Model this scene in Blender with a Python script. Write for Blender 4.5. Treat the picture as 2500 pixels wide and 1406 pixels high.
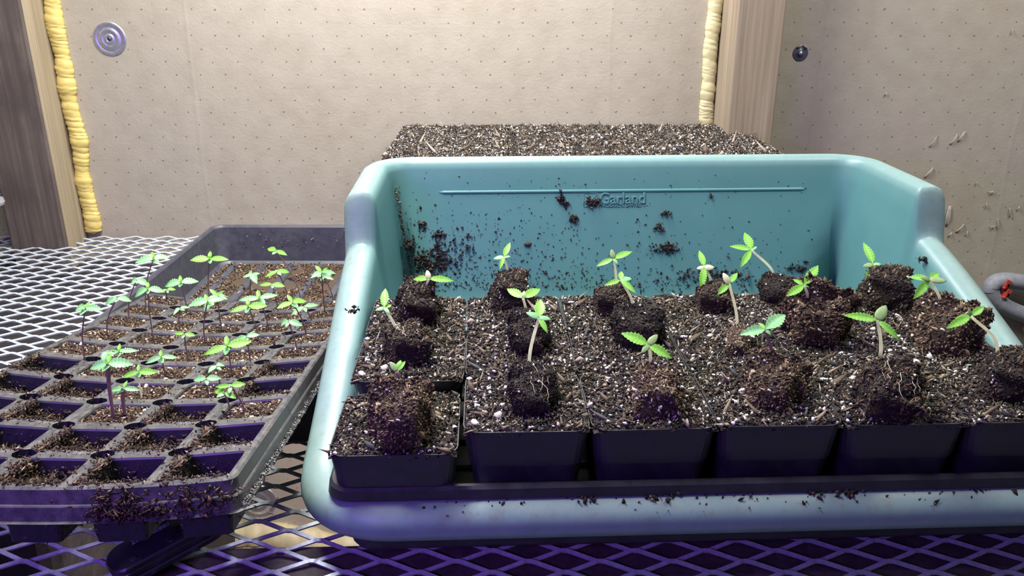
import bpy, bmesh, math, random
import numpy as np
from mathutils import Vector, Matrix, Quaternion, noise

for o in list(bpy.data.objects): bpy.data.objects.remove(o)
S = bpy.context.scene
COL = S.collection
random.seed(7); RNG = np.random.default_rng(7)
PI = math.pi

# ------------------------------------------------------------------ camera, world, lights
F = 2030.0; TH = math.atan(753/2030.0); CZ = 0.41
cam = bpy.data.cameras.new('camera'); cam.sensor_width = 36.0; cam.sensor_fit = 'HORIZONTAL'
cam.lens = F/2500*36; cam.clip_start = 0.01; cam.clip_end = 20
camo = bpy.data.objects.new('camera', cam); COL.objects.link(camo)
camo.location = (0, 0, CZ); camo.rotation_euler = (PI/2-TH, 0, 0)
S.camera = camo
W = bpy.data.worlds.new('world'); S.world = W; W.use_nodes = True
W.node_tree.nodes['Background'].inputs[0].default_value = (0.75, 0.78, 1.0, 1)
W.node_tree.nodes['Background'].inputs[1].default_value = 0.11

def area(name, loc, target, sx, sy, power, color, spread=PI):
    l = bpy.data.lights.new(name, 'AREA'); l.shape = 'RECTANGLE'; l.size = sx; l.size_y = sy
    l.energy = power; l.color = color; l.spread = spread
    o = bpy.data.objects.new(name, l); COL.objects.link(o); o.location = loc
    o.rotation_euler = (Vector(target)-Vector(loc)).to_track_quat('-Z', 'Y').to_euler()
    return o
# white grow panel hung over the shelf; violet grow lamp in front; two unseen fill lights added
area('white_grow_panel', (-0.22, 0.960, 1.02), (-0.16, 0.93, 0.0), 0.95, 0.22, 36.0, (1.0, 0.985, 0.965))
area('right_fill_light', (0.80, 0.82, 1.06), (0.70, 1.0, 0.0), 0.50, 0.20, 9.5, (1.0, 0.985, 0.965))  # added fill, brightens the right board and the grey handle
area('violet_grow_lamp', (-0.42, -0.06, 0.44), (-0.15, 0.50, 0.05), 0.30, 0.06, 3.7, (0.30, 0.085, 1.0))
area('under_shelf_fill', (-0.10, 0.84, -0.06), (-0.35, 1.36, -0.62), 0.25, 0.10, 4.5, (1.0, 0.86, 0.90))  # added fill hidden under the tub, lights the wall below the mesh
S.view_settings.view_transform = 'Standard'; S.view_settings.look = 'None'
S.view_settings.gamma = 1.0; S.view_settings.use_curve_mapping = False
S.view_settings.exposure = 0.0

# ------------------------------------------------------------------ helpers
CT, ST = math.cos(TH), math.sin(TH)
FV = Vector((0, CT, -ST)); UV_ = Vector((0, ST, CT)); RV = Vector((1, 0, 0)); CAM = Vector((0, 0, CZ))
def ray(px, py):
    u = (px-1250)/F; v = (py-703)/F
    return RV*u + FV - UV_*v
def at(px, py, z=None, y=None):
    d = ray(px, py); t = (z-CZ)/d.z if z is not None else y/d.y
    return CAM + d*t
def on_plane(px, py, p0, n):
    d = ray(px, py); t = (p0-CAM).dot(n)/d.dot(n)
    return CAM + d*t
def depth(p): return (p-CAM).dot(FV)

def link(o, parent=None):
    COL.objects.link(o)
    if parent is not None: o.parent = parent
    return o
def tag(o, label=None, cat=None, group=None, kind=None):
    if label: o['label'] = label
    if cat: o['category'] = cat
    if group: o['group'] = group
    if kind: o['kind'] = kind
    return o
def empty(name, loc=(0, 0, 0), rot=(0, 0, 0)):
    o = bpy.data.objects.new(name, None); o.location = loc; o.rotation_euler = rot
    o.empty_display_size = 0.02
    return link(o)
def obj(name, me, parent=None, loc=(0, 0, 0), rot=(0, 0, 0)):
    o = bpy.data.objects.new(name, me); o.location = loc; o.rotation_euler = rot
    return link(o, parent)
def mesh(name, verts, faces, mat, smooth=False, tint=None):
    me = bpy.data.meshes.new(name); me.from_pydata([tuple(v) for v in verts], [], faces)
    if smooth: me.polygons.foreach_set('use_smooth', [True]*len(me.polygons))
    if tint is not None:
        a = me.color_attributes.new('tint', 'FLOAT_COLOR', 'POINT')
        c = np.ones((len(verts), 4), np.float32); c[:, :3] = tint
        a.data.foreach_set('color', c.ravel())
    for m in (mat if isinstance(mat, (list, tuple)) else [mat]): me.materials.append(m)
    me.update(); return me
def fast_mesh(name, V, Fc, mat, tint=None, smooth=False):
    """numpy verts (n,3) and triangle faces (m,3)"""
    me = bpy.data.meshes.new(name); n, m = len(V), len(Fc)
    me.vertices.add(n); me.vertices.foreach_set('co', V.astype(np.float32).ravel())
    me.loops.add(m*3); me.loops.foreach_set('vertex_index', Fc.astype(np.int32).ravel())
    me.polygons.add(m); me.polygons.foreach_set('loop_start', np.arange(m, dtype=np.int32)*3)
    try: me.polygons.foreach_set('loop_total', np.full(m, 3, np.int32))
    except Exception: pass
    if smooth: me.polygons.foreach_set('use_smooth', np.ones(m, bool))
    me.update(calc_edges=True); me.validate()
    if tint is not None:
        a = me.color_attributes.new('tint', 'FLOAT_COLOR', 'POINT')
        c = np.ones((n, 4), np.float32); c[:, :3] = tint
        a.data.foreach_set('color', c.ravel())
    me.materials.append(mat); return me
def bm_mesh(name, bm, mat, smooth=False):
    me = bpy.data.meshes.new(name); bm.to_mesh(me); bm.free()
    if smooth: me.polygons.foreach_set('use_smooth', [True]*len(me.polygons))
    me.materials.append(mat); return me
def box_mesh(name, x0, x1, y0, y1, z0, z1, mat, bev=0.0, seg=2):
    bm = bmesh.new(); bmesh.ops.create_cube(bm, size=1)
    for v in bm.verts:
        v.co = Vector(((x0+x1)/2+v.co.x*(x1-x0), (y0+y1)/2+v.co.y*(y1-y0), (z0+z1)/2+v.co.z*(z1-z0)))
    if bev: bmesh.ops.bevel(bm, geom=bm.edges[:], offset=bev, segments=seg, affect='EDGES', profile=0.5)
    return bm_mesh(name, bm, mat)
def loft(rings, cap0=False, cap1=False, closed=True):
    """rings: list of equally long point lists -> verts, faces"""
    n = len(rings[0]); V = [p for r in rings for p in r]; Fc = []
    for i in range(len(rings)-1):
        for j in range(n if closed else n-1):
            k = (j+1) % n
            Fc.append((i*n+j, i*n+k, (i+1)*n+k, (i+1)*n+j))
    if cap0: Fc.append(tuple(reversed(range(n))))
    if cap1: Fc.append(tuple((len(rings)-1)*n+j for j in range(n)))
    return V, Fc
def tube(path, radii, seg=8, cap=True):
    rings = []; up = Vector((0.31, 0.2, 0.93))
    for i, p in enumerate(path):
        a = path[max(0, i-1)]; b = path[min(len(path)-1, i+1)]
        t = (Vector(b)-Vector(a)).normalized(); s = t.cross(up)
        if s.length < 1e-5: s = t.orthogonal()
        s.normalize(); q = s.cross(t)
        r = radii[i] if isinstance(radii, (list, tuple)) else radii
        rings.append([Vector(p)+(s*math.cos(2*PI*k/seg)+q*math.sin(2*PI*k/seg))*r for k in range(seg)])
    return loft(rings, cap, cap)
def bez(p0, p1, p2, p3, n=10):
    return [p0*(1-t)**3+p1*3*t*(1-t)**2+p2*3*t*t*(1-t)+p3*t**3 for t in [i/n for i in range(n+1)]]
def rrect(hx, hy, r, n=5):
    """rounded rectangle outline, counter-clockwise, 4*(n+1) points"""
    P = []
    for cx, cy, a0 in ((hx-r, hy-r, 0), (-hx+r, hy-r, PI/2), (-hx+r, -hy+r, PI), (hx-r, -hy+r, 1.5*PI)):
        for i in range(n+1):
            a = a0+PI/2*i/n; P.append((cx+r*math.cos(a), cy+r*math.sin(a)))
    return P

# ------------------------------------------------------------------ materials
def newmat(name):
    m = bpy.data.materials.new(name); m.use_nodes = True
    nt = m.node_tree; b = nt.nodes['Principled BSDF']; return m, nt, b
def N(nt, kind, **kw):
    n = nt.nodes.new(kind)
    for k, v in kw.items():
        if k in ('operation', 'blend_type', 'data_type', 'noise_dimensions', 'attribute_name', 'feature', 'wave_type', 'bands_direction', 'interpolation_type', 'layer_name'): setattr(n, k, v)
        else: n.inputs[k].default_value = v
    return n
def ramp(nt, src, stops, interp='LINEAR'):
    r = nt.nodes.new('ShaderNodeValToRGB'); r.color_ramp.interpolation = interp
    e = r.color_ramp.elements
    while len(e) < len(stops): e.new(0.5)
    for k, (p, c) in enumerate(stops):
        e[k].position = p; e[k].color = (*c, 1) if len(c) == 3 else c
    nt.links.new(src, r.inputs[0]); return r.outputs[0]
def coords(nt, scale=(1, 1, 1), kind='Object', loc=(0, 0, 0)):
    t = nt.nodes.new('ShaderNodeTexCoord'); mp = nt.nodes.new('ShaderNodeMapping')
    mp.inputs['Scale'].default_value = scale; mp.inputs['Location'].default_value = loc
    nt.links.new(t.outputs[kind], mp.inputs[0]); return mp.outputs[0]
def noise_n(nt, vec, scale, detail=4, rough=0.55, dist=0.0):
    n = nt.nodes.new('ShaderNodeTexNoise'); n.inputs['Scale'].default_value = scale
    n.inputs['Detail'].default_value = detail; n.inputs['Roughness'].default_value = rough
    n.inputs['Distortion'].default_value = dist
    nt.links.new(vec, n.inputs['Vector']); return n.outputs['Fac']
def mixc(nt, fac, a, b, mode='MIX'):
    m = nt.nodes.new('ShaderNodeMix'); m.data_type = 'RGBA'; m.blend_type = mode
    for sock, v in ((m.inputs[0], fac), (m.inputs[6], a), (m.inputs[7], b)):
        if hasattr(v, 'links'): nt.links.new(v, sock)
        elif isinstance(v, (int, float)): sock.default_value = v
        else: sock.default_value = (*v, 1)
    return m.outputs[2]
def math_n(nt, op, a, b=None):
    m = nt.nodes.new('ShaderNodeMath'); m.operation = op
    for k, v in enumerate((a, b)):
        if v is None: continue
        if hasattr(v, 'links'): nt.links.new(v, m.inputs[k])
        else: m.inputs[k].default_value = v
    return m.outputs[0]
def bump(nt, b, height, strength=0.3, dist=0.001):
    n = nt.nodes.new('ShaderNodeBump'); n.inputs['Strength'].default_value = strength
    n.inputs['Distance'].default_value = dist
    nt.links.new(height, n.inputs['Height']); nt.links.new(n.outputs[0], b.inputs['Normal'])
def setc(nt, b, c):
    if hasattr(c, 'links'): nt.links.new(c, b.inputs['Base Color'])
    else: b.inputs['Base Color'].default_value = (*c, 1)
def plain(name, c, rough=0.5, metal=0.0, var=0.25, scale=60, bstr=0.0):
    m, nt, b = newmat(name); v = coords(nt); f = noise_n(nt, v, scale)
    d = tuple(x*(1-var) for x in c); l = tuple(min(1, x*(1+var)) for x in c)
    setc(nt, b, ramp(nt, f, [(0.3, d), (0.7, l)]))
    b.inputs['Roughness'].default_value = rough; b.inputs['Metallic'].default_value = metal
    if bstr: bump(nt, b, f, bstr, 0.001)
    return m
def tinted(name, rough=0.8, sub=0.0, spec=0.3):
    m, nt, b = newmat(name); a = nt.nodes.new('ShaderNodeAttribute'); a.attribute_name = 'tint'
    v = coords(nt); f = noise_n(nt, v, 900, 2)
    setc(nt, b, mixc(nt, 0.6, a.outputs['Color'], ramp(nt, f, [(0.3, (0.45,)*3), (0.7, (1.25,)*3)]), 'MULTIPLY'))
    b.inputs['Roughness'].default_value = rough; b.inputs['Specular IOR Level'].default_value = spec
    return m

def board_mat():
    m, nt, b = newmat('foil_faced_insulation_board')
    t = nt.nodes.new('ShaderNodeTexCoord'); sp = nt.nodes.new('ShaderNodeSeparateXYZ')
    nt.links.new(t.outputs['Object'], sp.inputs[0]); x, z = sp.outputs[0], sp.outputs[2]
    v = t.outputs['Object']
    big = noise_n(nt, v, 3.5, 4); fine = noise_n(nt, v, 240, 3); mid = noise_n(nt, v, 28, 4)
    c = ramp(nt, big, [(0.3, (0.385, 0.338, 0.255)), (0.55, (0.41, 0.368, 0.292)), (0.75, (0.40, 0.345, 0.29))])
    c = mixc(nt, 0.30, c, ramp(nt, mid, [(0.3, (0.72, 0.70, 0.68)), (0.6, (1, 1, 1))]), 'MULTIPLY')
    # pin holes on a skewed lattice 38 mm x 20 mm
    v1 = math_n(nt, 'DIVIDE', z, 0.0198); row = math_n(nt, 'FLOOR', v1)
    u1 = math_n(nt, 'ADD', math_n(nt, 'DIVIDE', x, 0.0385), math_n(nt, 'MULTIPLY', row, 0.415))
    wob = math_n(nt, 'MULTIPLY', math_n(nt, 'SUBTRACT', noise_n(nt, v, 35, 2), 0.5), 0.35)
    u1 = math_n(nt, 'ADD', u1, wob); v1 = math_n(nt, 'ADD', v1, wob)
    fu = math_n(nt, 'MULTIPLY', math_n(nt, 'SUBTRACT', math_n(nt, 'FRACT', u1), 0.5), 38.5)
    fv = math_n(nt, 'MULTIPLY', math_n(nt, 'SUBTRACT', math_n(nt, 'FRACT', v1), 0.5), 19.8)
    r2 = math_n(nt, 'ADD', math_n(nt, 'MULTIPLY', fu, fu), math_n(nt, 'MULTIPLY', fv, fv))
    dot = math_n(nt, 'LESS_THAN', r2, 1.5)
    c = mixc(nt, math_n(nt, 'MULTIPLY', dot, 0.72), c, (0.09, 0.075, 0.06))
    # occasional scuffs
    sc = noise_n(nt, coords(nt, (1, 1, 0.45)), 75, 3, 0.7)
    scm = ramp(nt, sc, [(0.70, (0, 0, 0)), (0.74, (1, 1, 1))])
    c = mixc(nt, math_n(nt, 'MULTIPLY', scm, 0.35), c, (0.25, 0.20, 0.16))
    setc(nt, b, c); b.inputs['Roughness'].default_value = 0.62
    # faint upright creases in the paper
    cr = math_n(nt, 'ADD', x, math_n(nt, 'MULTIPLY', noise_n(nt, v, 4, 2), 0.02))
    crf = math_n(nt, 'ABSOLUTE', math_n(nt, 'SUBTRACT', math_n(nt, 'FRACT', math_n(nt, 'DIVIDE', cr, 0.334)), 0.5))
    crease = ramp(nt, crf, [(0.0, (1, 1, 1)), (0.016, (0, 0, 0))])
    h = math_n(nt, 'ADD', math_n(nt, 'MULTIPLY', fine, 0.35), math_n(nt, 'MULTIPLY', mid, 0.9))
    h = math_n(nt, 'ADD', h, math_n(nt, 'MULTIPLY', crease, 0.3))
    h = math_n(nt, 'SUBTRACT', h, math_n(nt, 'MULTIPLY', dot, 1.0))
    bump(nt, b, h, 0.55, 0.0016); return m
def wood_mat(name, c0, c1, c2, rough=0.75, stain=None):
    m, nt, b = newmat(name)
    v = coords(nt, (60, 60, 2.2)); g = noise_n(nt, v, 1.0, 5, 0.6, 0.4)
    c = ramp(nt, g, [(0.28, c0), (0.5, c1), (0.72, c2)])
    v2 = coords(nt, (220, 220, 4)); g2 = noise_n(nt, v2, 1.0, 3, 0.6)
    c = mixc(nt, 0.5, c, ramp(nt, g2, [(0.35, (0.6, 0.58, 0.55)), (0.6, (1, 1, 1))]), 'MULTIPLY')
    if stain:
        s = noise_n(nt, coords(nt, (1, 1, 0.5)), 16, 5, 0.65)
        c = mixc(nt, ramp(nt, s, [(0.45, (0, 0, 0)), (0.62, (0.85,)*3)]), c, stain)
    setc(nt, b, c); b.inputs['Roughness'].default_value = rough
    bump(nt, b, math_n(nt, 'ADD', g, math_n(nt, 'MULTIPLY', g2, 0.6)), 0.45, 0.0012); return m
def tub_mat():
    m, nt, b = newmat('teal_tub_plastic'); v = coords(nt)
    n1 = noise_n(nt, v, 9, 5, 0.6); n2 = noise_n(nt, v, 120, 4, 0.7)
    c = ramp(nt, n1, [(0.3, (0.060, 0.178, 0.188)), (0.7, (0.078, 0.212, 0.218))])
    # chalky wear on the rim; the light catching its top is painted in too
    a = nt.nodes.new('ShaderNodeAttribute'); a.attribute_name = 'tint'
    sp = nt.nodes.new('ShaderNodeSeparateColor'); nt.links.new(a.outputs['Color'], sp.inputs[0])
    wear_light = math_n(nt, 'MULTIPLY', sp.outputs[0], ramp(nt, n2, [(0.25, (0.6,)*3), (0.6, (1, 1, 1))]))
    c = mixc(nt, math_n(nt, 'MULTIPLY', wear_light, 0.80), c, (0.265, 0.345, 0.32))
    grime = math_n(nt, 'MULTIPLY', sp.outputs[1], ramp(nt, noise_n(nt, v, 60, 6, 0.75), [(0.5, (0, 0, 0)), (0.66, (1, 1, 1))]))
    c = mixc(nt, math_n(nt, 'MULTIPLY', grime, 0.70), c, (0.10, 0.095, 0.075))
    setc(nt, b, c); b.inputs['Roughness'].default_value = 0.46
    b.inputs['Specular IOR Level'].default_value = 0.5
    bump(nt, b, math_n(nt, 'ADD', n2, 0), 0.05, 0.0005); return m
def plastic_dusty(name, base, dust, amount=0.5, rough=0.42, scale=70):
    m, nt, b = newmat(name); v = coords(nt)
    n1 = noise_n(nt, v, scale, 6, 0.7); n2 = noise_n(nt, v, 14, 3)
    f = math_n(nt, 'MULTIPLY', ramp(nt, n1, [(0.38, (0, 0, 0)), (0.68, (1, 1, 1))]), ramp(nt, n2, [(0.3, (0.35,)*3), (0.65, (1, 1, 1))]))
    setc(nt, b, mixc(nt, math_n(nt, 'MULTIPLY', f, amount), base, dust))
    rr = math_n(nt, 'ADD', rough, math_n(nt, 'MULTIPLY', f, 0.3)); nt.links.new(rr, b.inputs['Roughness'])
    bump(nt, b, n1, 0.12, 0.0006); return m
def leaf_mat(name, lo, hi, rough=0.5):
    m, nt, b = newmat(name); a = nt.nodes.new('ShaderNodeAttribute'); a.attribute_name = 'tint'
    v = coords(nt); f = noise_n(nt, v, 6, 3)
    c = mixc(nt, 1.0, ramp(nt, f, [(0.3, lo), (0.7, hi)]), a.outputs['Color'], 'MULTIPLY')
    setc(nt, b, c); b.inputs['Roughness'].default_value = rough
    tr = nt.nodes.new('ShaderNodeBsdfTranslucent'); nt.links.new(c, tr.inputs[0])
    mx = nt.nodes.new('ShaderNodeMixShader'); mx.inputs[0].default_value = 0.30
    out = nt.nodes['Material Output']
    nt.links.new(b.outputs[0], mx.inputs[1]); nt.links.new(tr.outputs[0], mx.inputs[2]); nt.links.new(mx.outputs[0], out.inputs[0])
    return m

def translu(m, f=0.5):
    nt = m.node_tree; b = nt.nodes['Principled BSDF']; tr = nt.nodes.new('ShaderNodeBsdfTranslucent')
    nt.links.new(b.inputs['Base Color'].links[0].from_socket, tr.inputs[0])
    mx = nt.nodes.new('ShaderNodeMixShader'); mx.inputs[0].default_value = f
    nt.links.new(b.outputs[0], mx.inputs[1]); nt.links.new(tr.outputs[0], mx.inputs[2]); nt.links.new(mx.outputs[0], nt.nodes['Material Output'].inputs[0])
    return m
M = dict(
 board=board_mat(),
 stud_dark=wood_mat('weathered_dark_stud', (0.075, 0.058, 0.048), (0.13, 0.102, 0.082), (0.20, 0.165, 0.13), 0.8, (0.085, 0.062, 0.055)),
 stud_side=wood_mat('pale_side_of_stud', (0.21, 0.165, 0.10), (0.30, 0.24, 0.155), (0.36, 0.30, 0.205)),
 stud_light=wood_mat('sawn_pine_stud', (0.20, 0.155, 0.105), (0.28, 0.222, 0.155), (0.34, 0.28, 0.205)),
 batten=wood_mat('grey_batten', (0.30, 0.27, 0.22), (0.45, 0.41, 0.34), (0.55, 0.50, 0.42)),
 beam=wood_mat('dark_beam', (0.04, 0.03, 0.028), (0.07, 0.055, 0.05), (0.10, 0.08, 0.07)),
 foam=plain('yellow_expanding_foam', (0.62, 0.49, 0.15), 0.45, 0, 0.16, 45, 0.25),
 foam_pale=plain('cream_expanding_foam', (0.60, 0.55, 0.31), 0.45, 0, 0.12, 45, 0.25),
 zinc=plain('galvanised_washer', (0.60, 0.60, 0.66), 0.38, 0.85, 0.15, 160, 0.1),
 screw=plain('dark_screw', (0.16, 0.16, 0.18), 0.4, 0.8, 0.2, 200),
 steel=plain('galvanised_expanded_steel', (0.46, 0.51, 0.53), 0.40, 0.2, 0.18, 300, 0.2),
 tub=tub_mat(),
 cup=plastic_dusty('shaded_cell_plastic', (0.014, 0.014, 0.022), (0.05, 0.045, 0.045), 0.25, 0.40, 90),  # cell insides: darker plastic with less dust and the shade painted in
 pot=plastic_dusty('black_pot_plastic', (0.022, 0.022, 0.027), (0.09, 0.085, 0.09), 0.35, 0.36, 50),
 insert=plastic_dusty('dusty_insert_plastic', (0.042, 0.044, 0.050), (0.20, 0.18, 0.16), 0.65, 0.36, 110),
 tray=plastic_dusty('grey_black_tray_plastic', (0.045, 0.048, 0.066), (0.115, 0.11, 0.105), 0.50, 0.40, 80),
 soil=tinted('potting_soil', 0.85), perlite=tinted('perlite_grains', 0.7),
 leaf=leaf_mat('young_leaf_bright', (0.17, 0.47, 0.05), (0.26, 0.60, 0.08)),
 leaf_b=leaf_mat('young_leaf_bluish', (0.23, 0.56, 0.22), (0.33, 0.68, 0.32)),
 coty=leaf_mat('cotyledon_grey_green', (0.22, 0.36, 0.13), (0.32, 0.44, 0.19)),
 stem_pale=translu(plain('pale_stem', (0.95, 0.95, 0.76), 0.5, 0, 0.08, 200), 0.7),
 stem_dark=translu(plain('purple_brown_stem', (0.34, 0.22, 0.20), 0.5, 0, 0.2, 200), 0.3),
 root=plain('white_roots', (0.36, 0.30, 0.24), 0.6, 0, 0.2, 200),
 black_tool=plain('black_coated_steel', (0.018, 0.020, 0.023), 0.25, 0.0, 0.2, 60),
 print_grey=plain('grey_print', (0.35, 0.38, 0.42), 0.5),
 crate=plastic_dusty('added_crate_plastic', (0.016, 0.014, 0.016), (0.07, 0.055, 0.045), 0.6, 0.6, 40),  # for the added crate that darkens the mesh gaps
 handle=plain('grey_moulded_handle', (0.26, 0.27, 0.30), 0.55, 0, 0.18, 120, 0.15),
 handle_pale=plain('pale_grey_inlay', (0.50, 0.53, 0.54), 0.4, 0, 0.1, 100),
 red=plain('red_clip_plastic', (0.50, 0.055, 0.04), 0.4, 0, 0.2, 90),
 floor=plain('dark_earth_floor', (0.022, 0.017, 0.015), 0.9, 0, 0.5, 30, 0.4),
)
def clear_mat():
    m, nt, b = newmat('cloudy_clear_plastic'); v = coords(nt)
    setc(nt, b, ramp(nt, noise_n(nt, v, 40), [(0.3, (0.55, 0.57, 0.60)), (0.7, (0.75, 0.76, 0.78))]))
    b.inputs['Transmission Weight'].default_value = 0.5; b.inputs['Roughness'].default_value = 0.25
    return m
M['clear'] = clear_mat()

# ------------------------------------------------------------------ crumbs (soil, perlite, debris)
OCT_V = np.array([[1, 0, 0], [-1, 0, 0], [0, 1, 0], [0, -1, 0], [0, 0, 1], [0, 0, -1]], float)
OCT_F = np.array([[0, 2, 4], [2, 1, 4], [1, 3, 4], [3, 0, 4], [2, 0, 5], [1, 2, 5], [3, 1, 5], [0, 3, 5]])
_bm = bmesh.new(); bmesh.ops.create_icosphere(_bm, subdivisions=1, radius=1)
ICO_V = np.array([v.co[:] for v in _bm.verts]); ICO_F = np.array([[v.index for v in f.verts] for f in _bm.faces]); _bm.free()
def rand_rot(n, rng):
    q = rng.normal(size=(n, 4)); q /= np.linalg.norm(q, axis=1)[:, None]
    w, x, y, z = q.T
    return np.stack([np.stack([1-2*(y*y+z*z), 2*(x*y-z*w), 2*(x*z+y*w)], -1),
                     np.stack([2*(x*y+z*w), 1-2*(x*x+z*z), 2*(y*z-x*w)], -1),
                     np.stack([2*(x*z-y*w), 2*(y*z+x*w), 1-2*(x*x+y*y)], -1)], 1)
SOIL_PAL = np.array([[.016, .012, .010], [.030, .023, .018], [.060, .044, .032], [.115, .085, .060], [.22, .17, .12], [.34, .29, .23], [.07, .072, .075]])
SOIL_W = np.array([.27, .23, .18, .13, .09, .05, .05])
COIR_PAL = np.array([[.026, .017, .012], [.052, .033, .021], [.100, .063, .039], [.175, .115, .070], [.29, .205, .125], [.42, .33, .22]])
COIR_W = np.array([.22, .26, .24, .16, .08, .04])
DARK_PAL = np.array([[.012, .010, .009], [.024, .018, .015], [.048, .034, .026], [.10, .070, .048]])
DARK_W = np.array([.3, .35, .25, .1])
def crumbs(P, size, rng, pal=SOIL_PAL, w=SOIL_W, elong=2.2, base=None, flat=1.0, jit=0.35):
    n = len(P); bv, bf = base if base else (OCT_V, OCT_F); k = len(bv)
    s = size*np.exp(rng.normal(0, jit, n))
    sc = np.stack([s*(1+(elong-1)*rng.random(n)), s*(0.55+0.5*rng.random(n)), s*(0.5+0.5*rng.random(n))*flat], -1)
    V = bv[None]*sc[:, None, :]*(1+0.28*rng.normal(size=(n, k, 1)))
    V = np.einsum('nij,nkj->nki', rand_rot(n, rng), V)+P[:, None, :]
    Fc = (bf[None]+(np.arange(n)*k)[:, None, None]).reshape(-1, 3)
    c = pal[rng.choice(len(pal), n, p=w/w.sum())]*(0.8+0.4*rng.random((n, 1)))
    return V.reshape(-1, 3), Fc, np.repeat(c, k, 0)
def join(parts):
    V, Fc, C, o = [], [], [], 0
    for v, f, c in parts:
        V.append(v); Fc.append(f+o); C.append(c); o += len(v)
    return np.concatenate(V), np.concatenate(Fc), np.concatenate(C)
WHITE = (np.array([[.80, .79, .76], [.68, .66, .62], [.86, .86, .85], [.55, .52, .47]]), np.array([.4, .25, .25, .1]))
def perl(P, size, rng, jit=0.4):
    return crumbs(P, size, rng, WHITE[0], WHITE[1], 1.35, (ICO_V, ICO_F), 0.9, jit)
def nz(x, y, s, seed=0.0): return noise.noise(Vector((x*s+seed, y*s-seed, seed)))
def height_grid(hx, hy, n, amp, sc, seed, col, edge=0.0):
    """noisy soil surface grid with a soft drop at the edge"""
    xs = np.linspace(-hx, hx, n); m = max(2, int(n*hy/hx)); ys = np.linspace(-hy, hy, m)
    V = np.zeros((n*m, 3)); i = 0
    for yy in ys:
        for xx in xs:
            h = amp*nz(xx, yy, sc, seed)+0.5*amp*nz(xx, yy, sc*3.1, seed+5)
            e = max(abs(xx)/hx, abs(yy)/hy); h -= edge*max(0, (e-0.88)/0.12)**2
            V[i] = (xx, yy, h); i += 1
    idx = np.arange(n*m).reshape(m, n)
    a, b, c, d = idx[:-1, :-1].ravel(), idx[:-1, 1:].ravel(), idx[1:, 1:].ravel(), idx[1:, :-1].ravel()
    Fc = np.concatenate([np.stack([a, b, c], -1), np.stack([a, c, d], -1)])
    return V, Fc, np.tile(np.array(col), (len(V), 1))
def surf_z(xs, ys, hx, hy, amp, sc, seed, edge=0.0):
    out = np.empty(len(xs))
    for i, (x, y) in enumerate(zip(xs, ys)):
        h = amp*nz(x, y, sc, seed)+0.5*amp*nz(x, y, sc*3.1, seed+5)
        e = max(abs(x)/hx, abs(y)/hy); out[i] = h-edge*max(0, (e-0.88)/0.12)**2
    return out

# ------------------------------------------------------------------ setting: wall, studs, floor
WY = 1.363
wall = tag(empty('wall_back', (0, WY, 0)), 'beige paper-faced insulation board wall behind the mesh shelf', 'wall', kind='structure')
XSL, XSR = -0.7242, 0.326      # where the studs' inner sides meet the board
ZF = -0.70
def board(x0, x1, name='board'):
    me = box_mesh(name, x0, x1, 0, 0.02, ZF, 1.0, M['board'], 0.002, 2); return obj(name, me, wall)
board(-1.7, XSL-0.05); board(XSL-0.0495, XSR+0.03); board(XSR+0.0305, 1.7)
# studs: dark weathered one on the left, sawn pine on the right, both standing proud of the board
t1 = tag(empty('trim_1', (XSL, WY, 0)), 'weathered dark brown timber stud at the left of the wall', 'stud', kind='structure')
obj('stud', box_mesh('stud', -0.094, -0.0025, -0.066, 0.0, ZF+0.05, 1.0, M['stud_dark'], 0.003), t1)
tag(obj('side_strip', box_mesh('side_strip', -0.0025, 0.0, -0.064, 0.0, ZF+0.05, 1.0, M['stud_side'], 0.0008), t1), 'paler brown side face of the stud')
t2 = tag(empty('trim_2', (XSR, WY, 0)), 'pale sawn pine stud standing behind the tub', 'stud', kind='structure')
obj('stud', box_mesh('stud', 0.0, 0.069, -0.100, 0.0, ZF+0.05, 1.0, M['stud_light'], 0.002), t2)
fl = tag(obj('floor', box_mesh('floor', -1.8, 1.8, -0.5, WY+0.02, ZF-0.02, ZF, M['floor'])), 'dark earth floor under the mesh shelf', 'floor', kind='structure')
t3 = tag(empty('trim_3', (0, WY, ZF)), 'grey timber sole plate along the foot of the wall', 'sole plate', kind='structure')
obj('sole_plate', box_mesh('sole_plate', -0.70, 1.2, -0.09, 0.0, 0.0, 0.068, M['batten'], 0.003), t3)

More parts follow.
